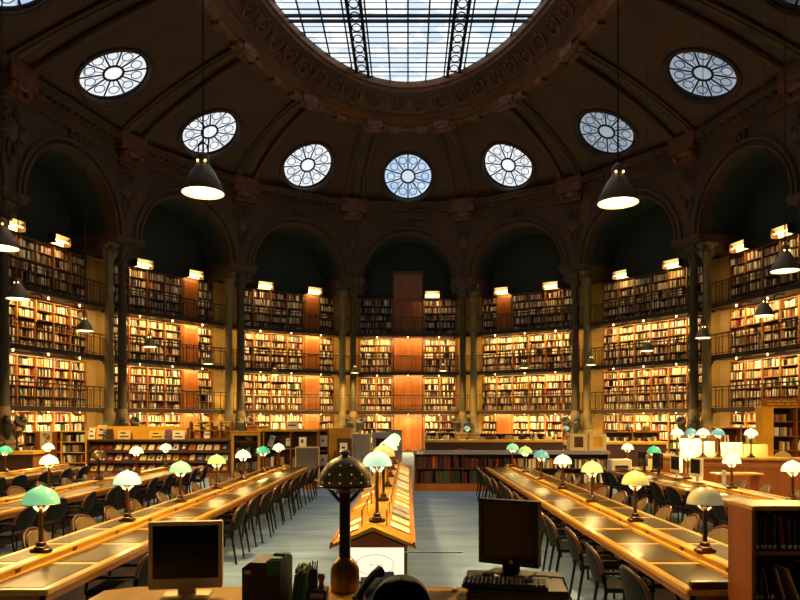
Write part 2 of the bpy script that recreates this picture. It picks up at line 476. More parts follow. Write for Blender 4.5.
rg = MB()
prof = [(-.02, 19.35), (-.02, 18.95), (.1, 18.93), (.13, 18.78), (.2, 18.72), (.35, 18.5), (.6, 18.22), (.9, 18.02), (.98, 18.0), (1.0, 17.84), (1.12, 17.82), (1.2, 17.62), (1.35, 17.58), (1.4, 17.42), (1.62, 17.4), (1.7, 17.55)]
NT = 128
rows = [[ell(o, 2 * PI * i / NT, z) for i in range(NT)] for o, z in prof]
rg.k = 0; rg.grid(rows[:4], True); rg.k = 1; rg.grid(rows[3:9], True); rg.k = 0; rg.grid(rows[8:], True)
struct(rg.build('trim_5', ['gilt', 'wood_dark'], smooth=True))
def along(n, o, z):
    """n evenly spaced frames round the ring"""
    P = [ell(o, 2 * PI * i / 720, z) for i in range(721)]; s = [0]
    for i in range(720): s.append(s[-1] + (P[i + 1] - P[i]).length)
    out = []; j = 0
    for q in range(n):
        d = s[-1] * (q + .5) / n
        while s[j + 1] < d: j += 1
        t = (P[j + 1] - P[j]).normalized(); out.append((P[j].lerp(P[j + 1], (d - s[j]) / (s[j + 1] - s[j])), math.atan2(t.y, t.x)))
    return out
sw = MB()
for p, an in along(58, .52, 18.33):
    sw.T = Matrix.Translation(p) @ Matrix.Rotation(an, 4, 'Z') @ Matrix.Rotation(math.radians(44), 4, 'X') @ Matrix.Translation((0, -.05, 0))
    sw.tube([(.33 * math.sin(t * .42 - 2.3), -.06, -.02 - .38 * math.cos(t * .42 - 2.3)) for t in range(12)], .05, 5)
    sw.tube([(.17 * math.sin(t * .6), -.06, -.1 - .17 * math.cos(t * .6)) for t in range(9)], .035, 5)
    sw.ball((0, -.05, -.06), .07, 6); sw.ball((0, -.03, .3), .08, 6)
    sw.tube([(-.45, -.05, .25), (-.5, -.06, 0), (-.47, -.05, -.3)], [.05, .07, .03], 5)
for p, an in along(48, 1.5, 17.36):
    sw.T = Matrix.Translation(p) @ Matrix.Rotation(an, 4, 'Z'); sw.box(-.28, .28, -.16, .2, -.1, .12)
struct(sw.build('trim_6', 'gilt', smooth=True))

W = bpy.data.objects.new('window_17', None); col.objects.link(W); struct(W)
NZ = 19.25
gl = MB(); gl.add([ell(.02, 2 * PI * i / 96, NZ) for i in range(96)], [tuple(range(96))]); gl.build('glass', 'skylight', W)
def xhalf(y): return BS * math.sqrt(max(0, 1 - ((y - YC) / AS) ** 2))
def yhalf(x): return AS * math.sqrt(max(0, 1 - (x / BS) ** 2))
gb = MB()
x = .0
XS = [0, .9, 1.8, 2.75, 3.7, 4.6, 5.5]
for x in sorted(set([-q for q in XS] + XS)):
    y = yhalf(x); gb.box(x - .035, x + .035, YC - y, YC + y, NZ - .05, NZ - .01)
yy = .45
YS = []
while yy < 13:
    YS += [YC + yy, YC - yy]; yy += .88
for y in YS:
    xh = xhalf(y); gb.box(-xh, xh, y - .028, y + .028, NZ - .05, NZ - .01)
for y in YS:
    y += .44; xh = xhalf(y); gb.box(-xh, xh, y - .012, y + .012, NZ - .03, NZ - .01)
gb.build('glazing_bars', 'muntin', W)
bm = MB()
for x0 in (2.25, -2.25):
    for d in (-.28, .28):
        y = yhalf(x0 + d); bm.box(x0 + d - .07, x0 + d + .07, YC - y, YC + y, NZ - .12, NZ - .02)
    for q in range(int(2 * AS / .88)):
        y = YC - AS + .6 + q * .88
        if abs(y - YC) < yhalf(x0) - .3:
            bm.tube([(x0 + .2 * math.cos(a * PI / 6), y + .3 * math.sin(a * PI / 6), NZ - .1) for a in range(12)], .03, 4, True)
for y0 in (YC + 8.1, YC - 8.1, YC, YC + 4, YC - 4):
    for d in (-.2, .2):
        xh = xhalf(y0 + d); bm.box(-xh, xh, y0 + d - .06, y0 + d + .06, NZ - .12, NZ - .02)
bm.build('beam_lattice', 'muntin', W)
cp = MB(); cp.box(-8, 8, YC - 15, YC + 15, NZ + .15, NZ + .2); struct(cp.build('roof_slab', 'wood_dark'))

# ------------------------------------------------------------------ columns
def column(dark):
    t = thing('column', '', 'column')
    mm = 'column' if dark else 'column_pale'
    p = MB(); p.cbox(-.36, .36, -.36, .36, 0, 1.15, .03); p.cbox(-.42, .42, -.42, .42, 1.12, 1.24, .03); p.build('pedestal', 'column_pale', t)
    b_ = MB(); b_.lathe([(.36, 1.24), (.38, 1.36), (.3, 1.5), (.33, 1.62), (.3, 1.75), (.24, 2.05), (.27, 2.2), (.23, 2.35), (.21, 2.5)], 16)
    b_.build('base', 'column_pale', t, True)
    s = MB(); s.lathe([(.2, 2.5), (.205, 2.6), (.19, 6), (.17, 9.1)], 16); s.lathe([(.22, 4.75), (.24, 4.85), (.22, 4.95)], 16); s.lathe([(.22, 7.05), (.24, 7.15), (.22, 7.25)], 16)
    s.build('shaft', mm, t, True)
    c_ = MB(); c_.lathe([(.17, 9.1), (.22, 9.14), (.2, 9.25), (.24, 9.5), (.34, 9.8), (.3, 9.85)], 16); c_.cbox(-.34, .34, -.34, .34, 9.82, 9.96, .02)
    for q in range(8):
        a = q * PI / 4; c_.tube([(.22 * math.cos(a), .22 * math.sin(a), 9.3), (.3 * math.cos(a), .3 * math.sin(a), 9.55), (.37 * math.cos(a), .37 * math.sin(a), 9.62)], [.05, .06, .03], 5)
    c_.build('capital', mm, t, True)
    if dark:
        d = MB()
        for s_ in (-1, 1):
            d.tube([(s_ * .1, -.2, 1.3), (s_ * .26, -.36, 1.5), (s_ * .34, -.42, 1.75), (s_ * .32, -.42, 1.93), (s_ * .3, -.48, 1.98)], [.1, .14, .18, .22, .24], 10)
            d.ball((s_ * .34, -.32, 2.1), .09)
        d.build('air_vent', 'column', t, True)
        mth = MB()
        for s_ in (-1, 1): mth.ball((s_ * .42, -.44, 1.98), .19, 12, (.8, .75, 1))
        mth.build('vent_mouth', 'black', t, True)
    return t
cd, cp_ = column(True), column(False); ud, up = [], []
for side, i, p in piers:
    if i > 3: continue
    an = pier_angle(side, i); tx = Vector((math.cos(an), math.sin(an), 0)); inw = Vector((math.sin(an), -math.cos(an), 0))
    s = -1 if side == 'right' else 1            # dark column stands on the side of the pier towards the tall door
    q = Vector((p[0], p[1], 0)); o_ = RP[i] if side == 'right' else LP[i]; qo = Vector((o_[0], o_[1], 0))
    put(cd, ud, q + tx * (s * .12) - inw * .32, an, f'dark slender iron column with air vents, {nth(i)} pier {side} of the tall door', 'dark iron columns')
    put(cp_, up, qo - tx * (s * .5) + inw * .5, an, f'pale painted column beside the dark one, {nth(i)} pier {side} of the tall door', 'pale columns')

# ------------------------------------------------------------------ galleries, bookcases, books
BAYNAME = {0: 'the middle bay', 1: 'the first bay right of the tall door', 2: 'the second bay right', 3: 'the third bay right', -1: 'the first bay left of the tall door', -2: 'the second bay left', -3: 'the third bay left', -4: 'the fourth bay left', 4: 'the fourth bay right'}
LEVN = ['ground-floor', 'first-gallery', 'second-gallery', 'top-gallery']
def gallery(k, lv):
    (mx, my), an, L = frame(k); z = GZ[lv]; h = L / 2
    t = thing('gallery', f'narrow {nth(lv)} gallery with dark iron railing across {BAYNAME[k]}', 'gallery', (mx, my, z), an, 'iron galleries')
    e = h - .1
    f_ = MB(); f_.box(-e, e, -.25, .9, -.1, .0); f_.box(-e, e, -.3, -.2, -.16, .04); f_.build('floor_slab', 'iron', t)
    r = MB(); r.box(-e, e, -.26, -.2, .94, .99); r.build('handrail', 'iron', t)
    r = MB(); r.box(-e, e, -.245, -.215, .1, .13); r.box(-e, e, -.245, -.215, .8, .825); r.build('rail', 'iron', t)
    g_ = MB(); n = 16
    for i in range(n + 1):
        x = -e + .03 + (2 * e - .06) * i / n
        g_.box(x - .014, x + .014, -.245, -.217, .04, .95)
        if i < n:
            x2 = x + (2 * e - .06) / n / 2
            if i % 2 == 0: g_.box(x2 - .05, x2 - .035, -.24, -.225, .1, .8); g_.box(x2 + .035, x2 + .05, -.24, -.225, .1, .8)
    g_.build('balustrade', 'iron', t)
    for s in (-2.8, -.95, .95, 2.8):
        b_ = MB(); b_.tube([(s, .3, -.12), (s, -.1, -.16), (s, -.2, -.24), (s, -.21, -.34)], .028, 5); b_.build('bracket', 'iron', t)
    for x in (-1.87, 0, 1.87):
        lp = MB(); lp.ball((x, .3, -.165), .026, 8); lp.lathe([(.03, -.14), (.03, -.1)], 8, (x, .3, 0)); lp.build('bulb', 'bulb', t, True)
    if lv == 0: spot(t, (0, -.1, -.15), 290, 170, .06, WARM2, .3)
    pw = [75, 85, 85][lv]
    for x in (-1.4, 1.4):
        area(t, (x, .34, -.125), (math.radians(26), 0, 0), pw, 2.5, .04, WARM2)
for k in (-3, -2, -1, 0, 1, 2, 3):
    for lv in range(3): gallery(k, lv)

# slot layout of each bay and level: B books, D wooden door panel
GROUND_LIGHTS = True
def slots(k, lv):
    if k == 0: return 'BB--BB'
    if k == -1: return 'BBBBDB'
    if k == -2: return 'BBBBDB'
    if k == 1: return 'BDBBBB' if lv in (0, 3) else 'BBBBBB'
    return 'BBBBBB'
LZ = [(.12, 2.36), (2.56, 4.64), (4.95, 7.0), (7.2, 9.45)]
stuff = MB()
solo = []           # individually built volumes of the wall
CNAMES = [n for n, _ in BOOKC]
def row_books(w, rng):
    """(x, width, depth, height fraction, lean, gap) along one shelf of width w"""
    out = []; x = .015; run = rng.random()
    base = rng.uniform(.68, .86)
    while x < w - .05:
        if rng.random() < .035: x += rng.uniform(.05, .2); continue
        if rng.random() < .06: base = rng.uniform(.6, .9)
        t = rng.uniform(.022, .06) if rng.random() < .85 else rng.uniform(.06, .085)
        if x + t > w - .015: break
        hf = min(.94, base + rng.uniform(-.08, .07))
        lean = rng.uniform(.08, .3) if rng.random() < .06 else 0
        if lean: x += .385 * math.sin(lean) * hf
        if x + t > w - .02: break
        out.append((x, t, rng.uniform(.17, .24), hf, lean)); x += t + .0015
    return out
for k in (-3, -2, -1, 0, 1, 2, 3):
    (mx, my), an, L = frame(k); T = bayT(k)
    sl_w = 1.02 if k else .985
    for lv in range(4):
        z0, z1 = LZ[lv]; rows_n = 5
        sl = slots(k, lv); n = len(sl); x0 = -n * sl_w / 2
        t = thing('wall_bookcase', f'tall wooden {LEVN[lv]} bookcase filled with books in {BAYNAME[k]}', 'bookcase', (mx, my, z0), an, 'wall bookcases round the oval')
        hgt = z1 - z0
        bk = MB(); bk.box(-BW, BW, YF + .33, YF + .36, 0, hgt); bk.build('back_panel', 'wood_dark', t)
        for i in range(n + 1):
            if k == 0 and i == 3: continue
            x = x0 + i * sl_w
            u_ = MB(); u_.box(x - .03, x + .03, YF - .02, YF + .33, 0, hgt); u_.build('upright', 'wood', t)
        dz = hgt / rows_n
        for r in range(rows_n + 1):
            s_ = MB(); zz = min(r * dz, hgt - .03)
            if k == 0:
                s_.box(x0, x0 + 2 * sl_w, YF, YF + .32, zz, zz + .028); s_.box(-x0 - 2 * sl_w, -x0, YF, YF + .32, zz, zz + .028)
            elif 'D' in sl:
                d = sl.index('D'); s_.box(x0, x0 + d * sl_w, YF, YF + .32, zz, zz + .028); s_.box(x0 + (d + 1) * sl_w, -x0, YF, YF + .32, zz, zz + .028)
            else: s_.box(x0, -x0, YF, YF + .32, zz, zz + .028)
            s_.build('shelf', 'wood', t)
        # wooden strips closing the bay at both ends
        if x0 > -BW + .03:
            e_ = MB(); e_.box(-BW, x0, YF - .04, YF + .33, 0, hgt); e_.box(-x0, BW, YF - .04, YF + .33, 0, hgt); e_.build('end_stile', 'wood_red', t)
        for i, ch in enumerate(sl):
            xs = x0 + i * sl_w
            if ch == 'D':
                dt = thing('wall_door', f'narrow orange door panel, {LEVN[lv]} shelves of {BAYNAME[k]}', 'door panel', tuple(T @ Vector((xs + sl_w / 2, YF, z0))), an, 'wooden door panels between shelves')
                d_ = MB(); d_.box(-sl_w / 2 + .03, sl_w / 2 - .03, -.08, -.03, 0, hgt); d_.build('panel', 'wood_red', dt)
                d_ = MB()
                for (a, b2, c2, d2) in ((-.42, -.34, .08, hgt - .08), (.34, .42, .08, hgt - .08), (-.34, .34, .08, .18), (-.34, .34, hgt - .18, hgt - .08), (-.34, .34, hgt * .45, hgt * .5)): d_.box(a, b2, -.105, -.08, c2, d2)
                d_.build('panel_moulding', 'wood', dt)
                d_ = MB(); d_.ball((.36, -.12, hgt * .45), .03); d_.build('knob', 'brass', dt, True)
            if ch != 'B': continue
            rng = random.Random(1000 * (k + 9) + 100 * lv + i)
            for r in range(rows_n):
                zz = r * dz + .028; hh = dz - .05
                for bi, (bx, bt, bd, hf, ln) in enumerate(row_books(sl_w - .06, rng)):
                    x = xs + .03 + bx; bh = hh * hf
                    yb = YF + .03 + rng.uniform(0, .035)
                    # the nearest bays' books are built one by one
                    one = abs(k) == 3 and lv == 1 and r == 3 and i >= 2 and len(solo) < 240 if k == -3 else (k == 3 and lv == 1 and r == 3 and i <= 3)
                    if one:
                        solo.append((k, lv, r, i, bi, T @ Vector((x, yb, z0 + zz)), an, bt, bd, bh, ln)); continue
                    ca, sa = math.cos(ln), math.sin(ln)
                    def Q(a, bb, c2):
                        xr = a * ca - c2 * sa; zr = a * sa + c2 * ca
                        return (x + xr, yb + bb, z0 + zz + zr)
                    stuff.T = T
                    v8 = [Q(0, 0, 0), Q(bt, 0, 0), Q(bt, bd, 0), Q(0, bd, 0), Q(0, 0, bh), Q(bt, 0, bh), Q(bt, bd, bh), Q(0, bd, bh)]
                    stuff.add(v8, [(4, 5, 6, 7), (0, 1, 5, 4), (1, 2, 6, 5), (3, 0, 4, 7)])
stuff.T = None
BOOKMESH = {}
def book_mesh(cn):
    if cn in BOOKMESH: return BOOKMESH[cn]
    b_ = MB(); pts = []
    # rounded spine in plan, unit size
    prof = [(0, .12), (.12, .04), (.32, 0), (.68, 0), (.88, .04), (1, .12)]
    b_.k = 0
    n = len(prof)
    full = prof + [(1, 1), (.9, 1), (.9, .95), (.1, .95), (.1, 1), (0, 1)]
    m = len(full)
    b_.add([(x, y, 0) for x, y in full] + [(x, y, 1) for x, y in full], [tuple(range(m - 1, -1, -1)), tuple(range(m, 2 * m))] + [(i, (i + 1) % m, (i + 1) % m + m, i + m) for i in range(m)])
    b_.k = 1; b_.add([(.1, .3, 1.001), (.9, .3, 1.001), (.9, .94, 1.001), (.1, .94, 1.001)], [(0, 1, 2, 3)])
    o = b_.build('book', ['bk_' + cn, 'paper']); me = o.data; bpy.data.objects.remove(o); BOOKMESH[cn] = me
    return me
def book(loc, rz, t, d, h, lean, cn, label, group):
    o = bpy.data.objects.new('book', book_mesh(cn)); col.objects.link(o)
    o.matrix_world = Matrix.Translation(loc) @ Matrix.Rotation(rz, 4, 'Z') @ Matrix.Rotation(-lean, 4, 'Y') @ Matrix.Diagonal((t, d, h, 1))
    return tag(o, label, 'book', group)
rr = random.Random(5)
for (k, lv, r, i, bi, loc, an, bt, bd, bh, ln) in solo:
    cn = rr.choice(['cream', 'tan', 'white', 'brown', 'maroon', 'grey', 'black', 'red', 'ochre', 'green', 'cream'])
    book(loc, an, bt, bd, bh, 0, cn, f'{cn} book, {nth(bi)} in compartment {nth(i)}, upper shelf, first gallery, third bay {"left" if k < 0 else "right"}', 'books on the gallery shelves')

# tall door of the middle bay
t = thing('tall_door', 'tall orange wooden door panel rising through all galleries in the middle bay', 'door', (0, 42.1 + YF - .08, 0))
d = MB(); d.box(-.88, .88, .2, .5, 0, 11.0); d.build('leaf', 'wood_red', t)
d = MB()
for z0, z1 in ((.1, 2.3), (2.7, 4.7), (5.0, 7.0), (7.3, 9.3), (9.5, 10.8)):
    for x0, x1 in ((-.82, -.03), (.03, .82)):
        d.box(x0, x1, .17, .2, z0, z0 + .1); d.box(x0, x1, .17, .2, z1 - .1, z1); d.box(x0, x0 + .09, .17, .2, z0, z1); d.box(x1 - .09, x1, .17, .2, z0, z1)
d.build('panel_moulding', 'wood', t)
d = MB(); d.box(-.95, -.88, .1, .5, 0, 11.0); d.box(.88, .95, .1, .5, 0, 11.0); d.box(-.97, .97, .1, .5, 11.0, 11.15); d.build('frame', 'wood_dark', t)

# lamps over the top-gallery bookcases
def shelf_lamp():
    t = thing('shelf_lamp', '', 'lamp')
    rows = [[(x, .3 * math.sin(a) + .12, .02 + .34 * (1 - math.cos(a)) ) for x in (-.44, .44)] for a in [0, .25, .5, .75, 1.0, 1.25, 1.5]]
    rows = [[(x, .34 - .34 * (i / 6) ** 2, .02 + .36 * i / 6) for x in (-.44, .44)] for i in range(7)]
    h_ = MB(); h_.grid(rows); h_.grid([[(x, y + .012, z + .006) for x, y, z in r] for r in rows])
    h_.build('reflector', 'white_enamel', t, True)
    for c0 in (-.46, .44): e_ = MB(); e_.box(c0, c0 + .02, -.02, .36, .0, .4); e_.build('end_cheek', 'brass', t)
    g_ = MB(); g_.tube([(-.38, .06, .16), (.38, .06, .16)], .022, 8); g_.build('tube', 'bulb', t)
    for c0 in (-.45, .45): a_ = MB(); a_.tube([(c0, .3, .02), (c0, .75, .02)], .018, 6); a_.build('arm', 'iron', t)
    area(t, (0, .0, .1), (math.radians(60), 0, 0), 11, .76, .06, WARM2)
    return t
sl0 = shelf_lamp(); used = []
for k, xs in ((-3, (-1.65, .9)), (-2, (-1.53, 1.53)), (-1, (-1.53, 1.53)), (0, (1.48,)), (1, (-1.53, 1.53)), (2, (-1.53, 1.53)), (3, (-1.9, .6))):
    T = bayT(k)
    for j, x in enumerate(xs):
        q = ('the wooden door panel' if k == -1 and j else 'the shelves')
        put(sl0, used, tuple(T @ Vector((x, YF - .55, 9.44))), frame(k)[1], f'glowing {ONES[j]} hood lamp along the top shelves of {BAYNAME[k]}'.replace(' of the tall door', ''), 'hood lamps above the bookcases')

# ------------------------------------------------------------------ desk lamps
def dome_prof(r):
    return [(r, 0), (r * .985, .02), (r * .95, r * .3), (r * .86, r * .52), (r * .7, r * .72), (r * .5, r * .87), (r * .28, r * .96), (r * .1, r * .995), (.002, r)]
def desk_lamp(shade_m, lit, stem=.41, r=.155, power=9, big=False):
    t = thing('desk_lamp', '', 'lamp')
    b_ = MB(); b_.cbox(-.085, .085, -.045, .045, 0, .04, .01); b_.cbox(-.05, .05, -.05, .05, 0, .06, .01); b_.cbox(-.035, .035, -.035, .035, .055, .1, .01); b_.build('base', 'lamp_base', t, True)
    s = MB(); s.cbox(-.017, .017, -.017, .017, .09, stem - .03, .004); s.lathe([(.022, stem - .04), (.022, stem - .02), (.013, stem), (.012, stem + .1)], 10); s.build('stem', 'brass' if lit else 'bronze', t, True)
    for sg in (-1, 1):
        q = MB(); q.tube([(0, 0, stem - .06), (sg * r * .3, 0, stem - .02), (sg * r * .68, 0, stem + .045)], [.013, .011, .009], 6); q.build('strut', 'white_enamel' if lit else 'bronze', t, True)
    d = MB(); z = stem + .02
    d.lathe([(a, z + h) for a, h in dome_prof(r)], 28, cap=False); d.lathe([(a * .965, z + h * .965) for a, h in dome_prof(r)], 28, cap=False)
    d.build('lamp_shade', shade_m, t, True)
    e = MB(); e.tube([(r * math.cos(2 * PI * i / 28), r * math.sin(2 * PI * i / 28), z) for i in range(28)], .005, 5, True); e.build('rim', 'brass' if lit else 'bronze', t, True)
    f_ = MB(); f_.lathe([(.024, z + r * .965), (.026, z + r + .002), (.012, z + r + .006), (.014, z + r + .01), (.005, z + r + .015)], 12); f_.build('finial', shade_m if lit else 'bronze', t, True)
    bl = MB(); bl.ball((0, 0, stem + .07), .03, 8, (1, 1, 1.2)); bl.build('bulb', 'bulb', t, True)
    if power: spot(t, (0, 0, stem + .03), power * 8, 164, .03, WARM, .25)
    return t
LAMPS = {}
def lamp(kind, loc, label, group, stem=.41, power=9, rz=0):
    key = (kind, round(stem, 2), power)
    lit = kind not in ('bronze', 'cream')
    if key not in LAMPS: LAMPS[key] = (desk_lamp('shade_' + kind, lit, stem, power=power), [])
    p, u = LAMPS[key]
    return put(p, u, loc, rz, label, group)
SHN = {'mint': 'glowing mint glass', 'green': 'pale green glass', 'lime': 'yellow-green glass', 'teal': 'bright green glass', 'blue': 'bluish green glass', 'white': 'glowing white glass', 'yellow': 'warm yellow glass', 'cream': 'cream glass', 'bronze': 'unlit bronze metal'}

# ------------------------------------------------------------------ reading tables
TZ = .75
def table(x, w, y0, y1, name, label):
    t = thing('reading_table', label, 'table', (x, y0, 0)); L = y1 - y0; h = w / 2
    p = MB(); p.cbox(-h, h, 0, L, TZ - .045, TZ, .008); p.build('tabletop', 'table', t)
    ns = int(round(L / .95)); dl = L / ns
    for s in (-1, 1):
        for i in range(ns):
            q = MB(); a, b_ = sorted((s * .1, s * (h - .07))); q.cbox(a, b_, i * dl + .05, (i + 1) * dl - .05, TZ - .002, TZ + .004, .003); q.build('leather_pad', 'leather_pad', t)
    r = MB(); r.cbox(-.05, .05, .15, L - .1, TZ, TZ + .075, .012); r.cbox(-.085, .085, .15, L - .1, TZ, TZ + .02, .005); r.build('centre_rail', 'table', t)
    for i in range(ns):
        q = MB()
        for s in (-1, 1): q.box(s * .052 - .006, s * .052 + .006, i * dl + dl * .5 - .035, i * dl + dl * .5 + .035, TZ + .022, TZ + .062)
        q.build('power_socket', 'brass', t)
    a = MB(); a.box(-h + .06, h - .06, .06, .09, .6, TZ - .04); a.box(-h + .06, h - .06, L - .09, L - .06, .6, TZ - .04); a.box(-h + .06, -h + .09, .06, L - .06, .63, TZ - .04); a.box(h - .09, h - .06, .06, L - .06, .63, TZ - .04); a.build('apron', 'wood', t)
    m_ = MB(); m_.box(-.02, .02, .3, L - .3, .12, .7); m_.build('modesty_panel', 'wood_dark', t)
    nl = max(2, int(L / 2.8) + 1)
    for i in range(nl):
        y = .2 + (L - .4) * i / (nl - 1)
        for s in (-1, 1):
            q = MB(); q.cbox(s * (h - .38) - .045, s * (h - .38) + .045, y - .045, y + .045, 0, TZ - .04, .006); q.build('leg', 'wood', t)
    e = MB(); e.cbox(-h + .04, -h + .46, .01, .07, TZ, TZ + .055, .008); e.build('end_ledge', 'wood_dark', t)
    return t
TAB = {'T1L': (-3.19, 1.08, 5.15, 18.6, 'the first left table'), 'T1R': (2.63, 1.16, 5.15, 18.6, 'the first right table'),
       'T2L': (-6.05, 1.08, 9.0, 18.8, 'the second left table'), 'T3L': (-9.15, 1.08, 13.0, 18.9, 'the third left table'),
       'T2R': (5.55, 1.16, 8.2, 18.7, 'the second right table')}
for k, (x, w, a, b_, n) in TAB.items():
    table(x, w, a, b_, k, 'long double-sided oak reading table with leather pads, ' + {'T1L': 'left of the blue aisle', 'T1R': 'right of the blue aisle', 'T2L': 'second row on the left', 'T3L': 'third row on the left', 'T2R': 'second row on the right with computers'}[k])
def lamp_row(tk, kinds, y0, dy):
    x = TAB[tk][0] - (.06 if tk == 'T1L' else 0)
    for i, kd in enumerate(kinds):
        if kd is None: continue
        lamp(kd, (x, y0 + i * dy, TZ + .075), f'{SHN[kd]} dome lamp, {nth(i)} from the near end of {TAB[tk][4]}', 'dome lamps on ' + TAB[tk][4], power=0 if kd == 'bronze' else 9, rz=0)
lamp_row('T1L', ['green', 'mint', 'green', 'lime', 'white', 'teal', 'white'], 6.2, 1.9)
lamp_row('T1R', ['cream', 'yellow', 'lime', 'white', 'blue', 'lime', 'green'], 6.2, 1.9)
lamp_row('T2L', ['white', 'bronze', 'white', 'mint'], 11.8, 1.9)
lamp_row('T3L', ['teal', 'white'], 15.9, 1.9)
lamp_row('T2R', ['white', 'white', 'white', 'teal', 'white'], 10.1, 1.9)

# ------------------------------------------------------------------ chairs
def chair():
    t = thing('armchair', '', 'chair')
    s = MB(); s.cbox(-.23, .23, -.2, .24, .42, .48, .02); s.build('seat', 'chair_shell', t, True)
    # curved rounded-top backrest: shell and pad
    def sheet(y, th, sc_):
        rows = []
        for i in range(9):
            a = i / 8
            z = .5 + .305 * a * sc_ + .012
            hw = .24 * sc_ * math.sqrt(max(.0, 1 - max(0, (a - .45) / .56) ** 2.4)) + .004
            rows.append([(hw * (2 * j / 8 - 1), y + .05 * (1 - (hw * (2 * j / 8 - 1) / .24) ** 2) * -1 - .07 * a, z) for j in range(9)])
        return rows
    b_ = MB(); f_ = sheet(-.2, 0, 1); k_ = [[(x, y - .035, z) for x, y, z in r] for r in f_]
    b_.grid(f_); b_.grid(k_)
    rim1 = [r[0] for r in f_] + f_[-1] + [r[-1] for r in reversed(f_)]; rim2 = [(x, y - .035, z) for x, y, z in rim1]
    b_.grid([rim1, rim2]); b_.grid([f_[0], k_[0]])
    b_.build('backrest', 'chair_shell', t, True)
    p = MB(); f2 = sheet(-.175, 0, .9); f2 = [[(x, y, z + .02) for x, y, z in r] for r in f2]; p.grid(f2)
    rim1 = [r[0] for r in f2] + f2[-1] + [r[-1] for r in reversed(f2)]; p.grid([rim1, [(x, y - .03, z) for x, y, z in rim1]])
    p.build('back_pad', 'chair_pad', t, True)
    w = MB(); top = [r[0] for r in f_[2:]] + f_[-1][1:-1] + [r[-1] for r in reversed(f_[2:])]
    w.tube([(x, y - .017, z + .006) for x, y, z in top], .016, 6); w.build('back_rim', 'chair_wood', t, True)
    for sx in (-1, 1):
        a = MB(); a.tube([(sx * .24, -.24, .61), (sx * .265, -.1, .61), (sx * .26, .12, .605), (sx * .25, .2, .57), (sx * .245, .22, .46)], [.014, .018, .018, .016, .013], 6); a.build('armrest', 'chair_shell', t, True)
        l = MB(); l.tube([(sx * .225, .21, .44), (sx * .235, .23, 0)], [.016, .013], 6); l.build('leg', 'chair_metal', t, True)
        l = MB(); l.tube([(sx * .22, -.24, .7), (sx * .225, -.2, .42), (sx * .235, -.27, 0)], [.013, .017, .013], 6); l.build('leg', 'chair_metal', t, True)
    return t
ch0 = chair(); chu = []
rc = random.Random(11)
TSH = {'T1L': 'the first left table', 'T1R': 'the first right table', 'T2L': 'the second left table', 'T3L': 'the third left table', 'T2R': 'the second right table'}
CH = [('T1L', 1, 'aisle side', [6.4, 9.9, 10.8, 11.7, 12.6, 13.5, 14.4, 15.3, 16.2, 17.1, 18.0]),
      ('T1L', -1, 'far side', [5.7, 6.65, 7.6, 8.55, 9.5, 10.45, 11.4, 12.35, 13.3, 14.25, 15.2, 16.15, 17.1]),
      ('T1R', -1, 'aisle side', [5.65, 6.6, 7.55, 8.5, 9.45, 10.4, 11.35, 12.3, 13.25, 14.2, 15.15, 16.1, 17.05, 18.0]),
      ('T1R', 1, 'far side', [5.8, 6.75, 7.7, 8.65, 9.6, 10.55, 11.5, 12.45, 13.4, 14.35, 15.3, 16.25]),
      ('T2L', 1, 'aisle side', [9.6, 10.5, 11.5, 12.4, 13.4, 14.3, 15.2, 16.1, 17.0, 17.9]),
      ('T2L', -1, 'far side', [11.3, 12.25, 13.2, 14.1, 15.1, 16, 17]),
      ('T3L', 1, 'aisle side', [14.2, 15.1, 16.1, 17, 17.9]),
      ('T2R', -1, 'aisle side', [8.8, 9.7, 10.6, 11.5, 12.4, 13.3, 14.2, 15.1, 16.0, 16.9]),
      ('T2R', 1, 'far side', [9.6, 10.6, 11.6, 12.6, 13.5, 15.6])]
for tk, s, sd, ys in CH:
    x, w = TAB[tk][:2]
    for i, y in enumerate(ys):
        jx = rc.uniform(-.03, .05); ang = rc.uniform(-.13, .13)
        put(ch0, chu, (x + s * (w / 2 + .0 + jx), y + rc.uniform(-.06, .06), 0), s * PI / 2 + ang, f'dark tan-backed armchair, {nth(i)} along the {sd} of {TSH[tk]}', f'armchairs on the {sd} of {TAB[tk][4]}')

# ------------------------------------------------------------------ pendants on a ring
def pendant():
    t = thing('pendant_lamp', '', 'lamp')
    s = MB(); pr = [(.25, 0), (.245, .03), (.2, .13), (.14, .24), (.09, .31), (.075, .34), (.075, .43), (.05, .46), (.02, .48)]
    s.lathe(pr, 24, cap=False); s.build('lamp_shade', 'grey_enamel', t, True)
    i_ = MB(); i_.lathe([(a * .965, h - .004) for a, h in pr[:5]], 24, cap=False); i_.build('reflector', 'white_enamel', t, True)
    c_ = MB(); c_.tube([(0, 0, .47), (0, 0, 11.2)], .012, 5); c_.build('cord', 'iron', t)
    b_ = MB(); b_.lathe([(.0, .012), (.225, .015), (.225, .03)], 20); b_.build('bulb', 'pend_glow', t, True)
    h_ = MB()
    for a in (-.6, .6): h_.ball((.08 * math.sin(a), -.08 * math.cos(a), .36), .012, 6)
    h_.build('vent_hole', 'bulb', t)
    k = MB(); k.tube([(-.06, 0, .46), (-.05, 0, .56), (0, 0, .6), (.05, 0, .56), (.06, 0, .46)], .01, 5); k.build('hanger', 'iron', t, True)
    spot(t, (0, 0, -.03), 1350, 165, .16, WARM, .4)
    return t
M['pend_glow'] = emission('pend_glow', '#ffd98c', 9)
pp = pendant(); pu = []
PD = [(203, 193, 8.2), (618, 203, 8.5), (2, 248, 10.9), (785, 271, 12.6), (18, 299, 15.7), (764, 316, 18.1), (85, 331, 21), (703, 338, 23), (150, 347, 26), (647, 351, 27.2), (208, 364, 32.5), (591, 365, 33.5), (275, 375, 38), (524, 368, 36), (355, 373, 39.6), (443, 371, 39.3)]
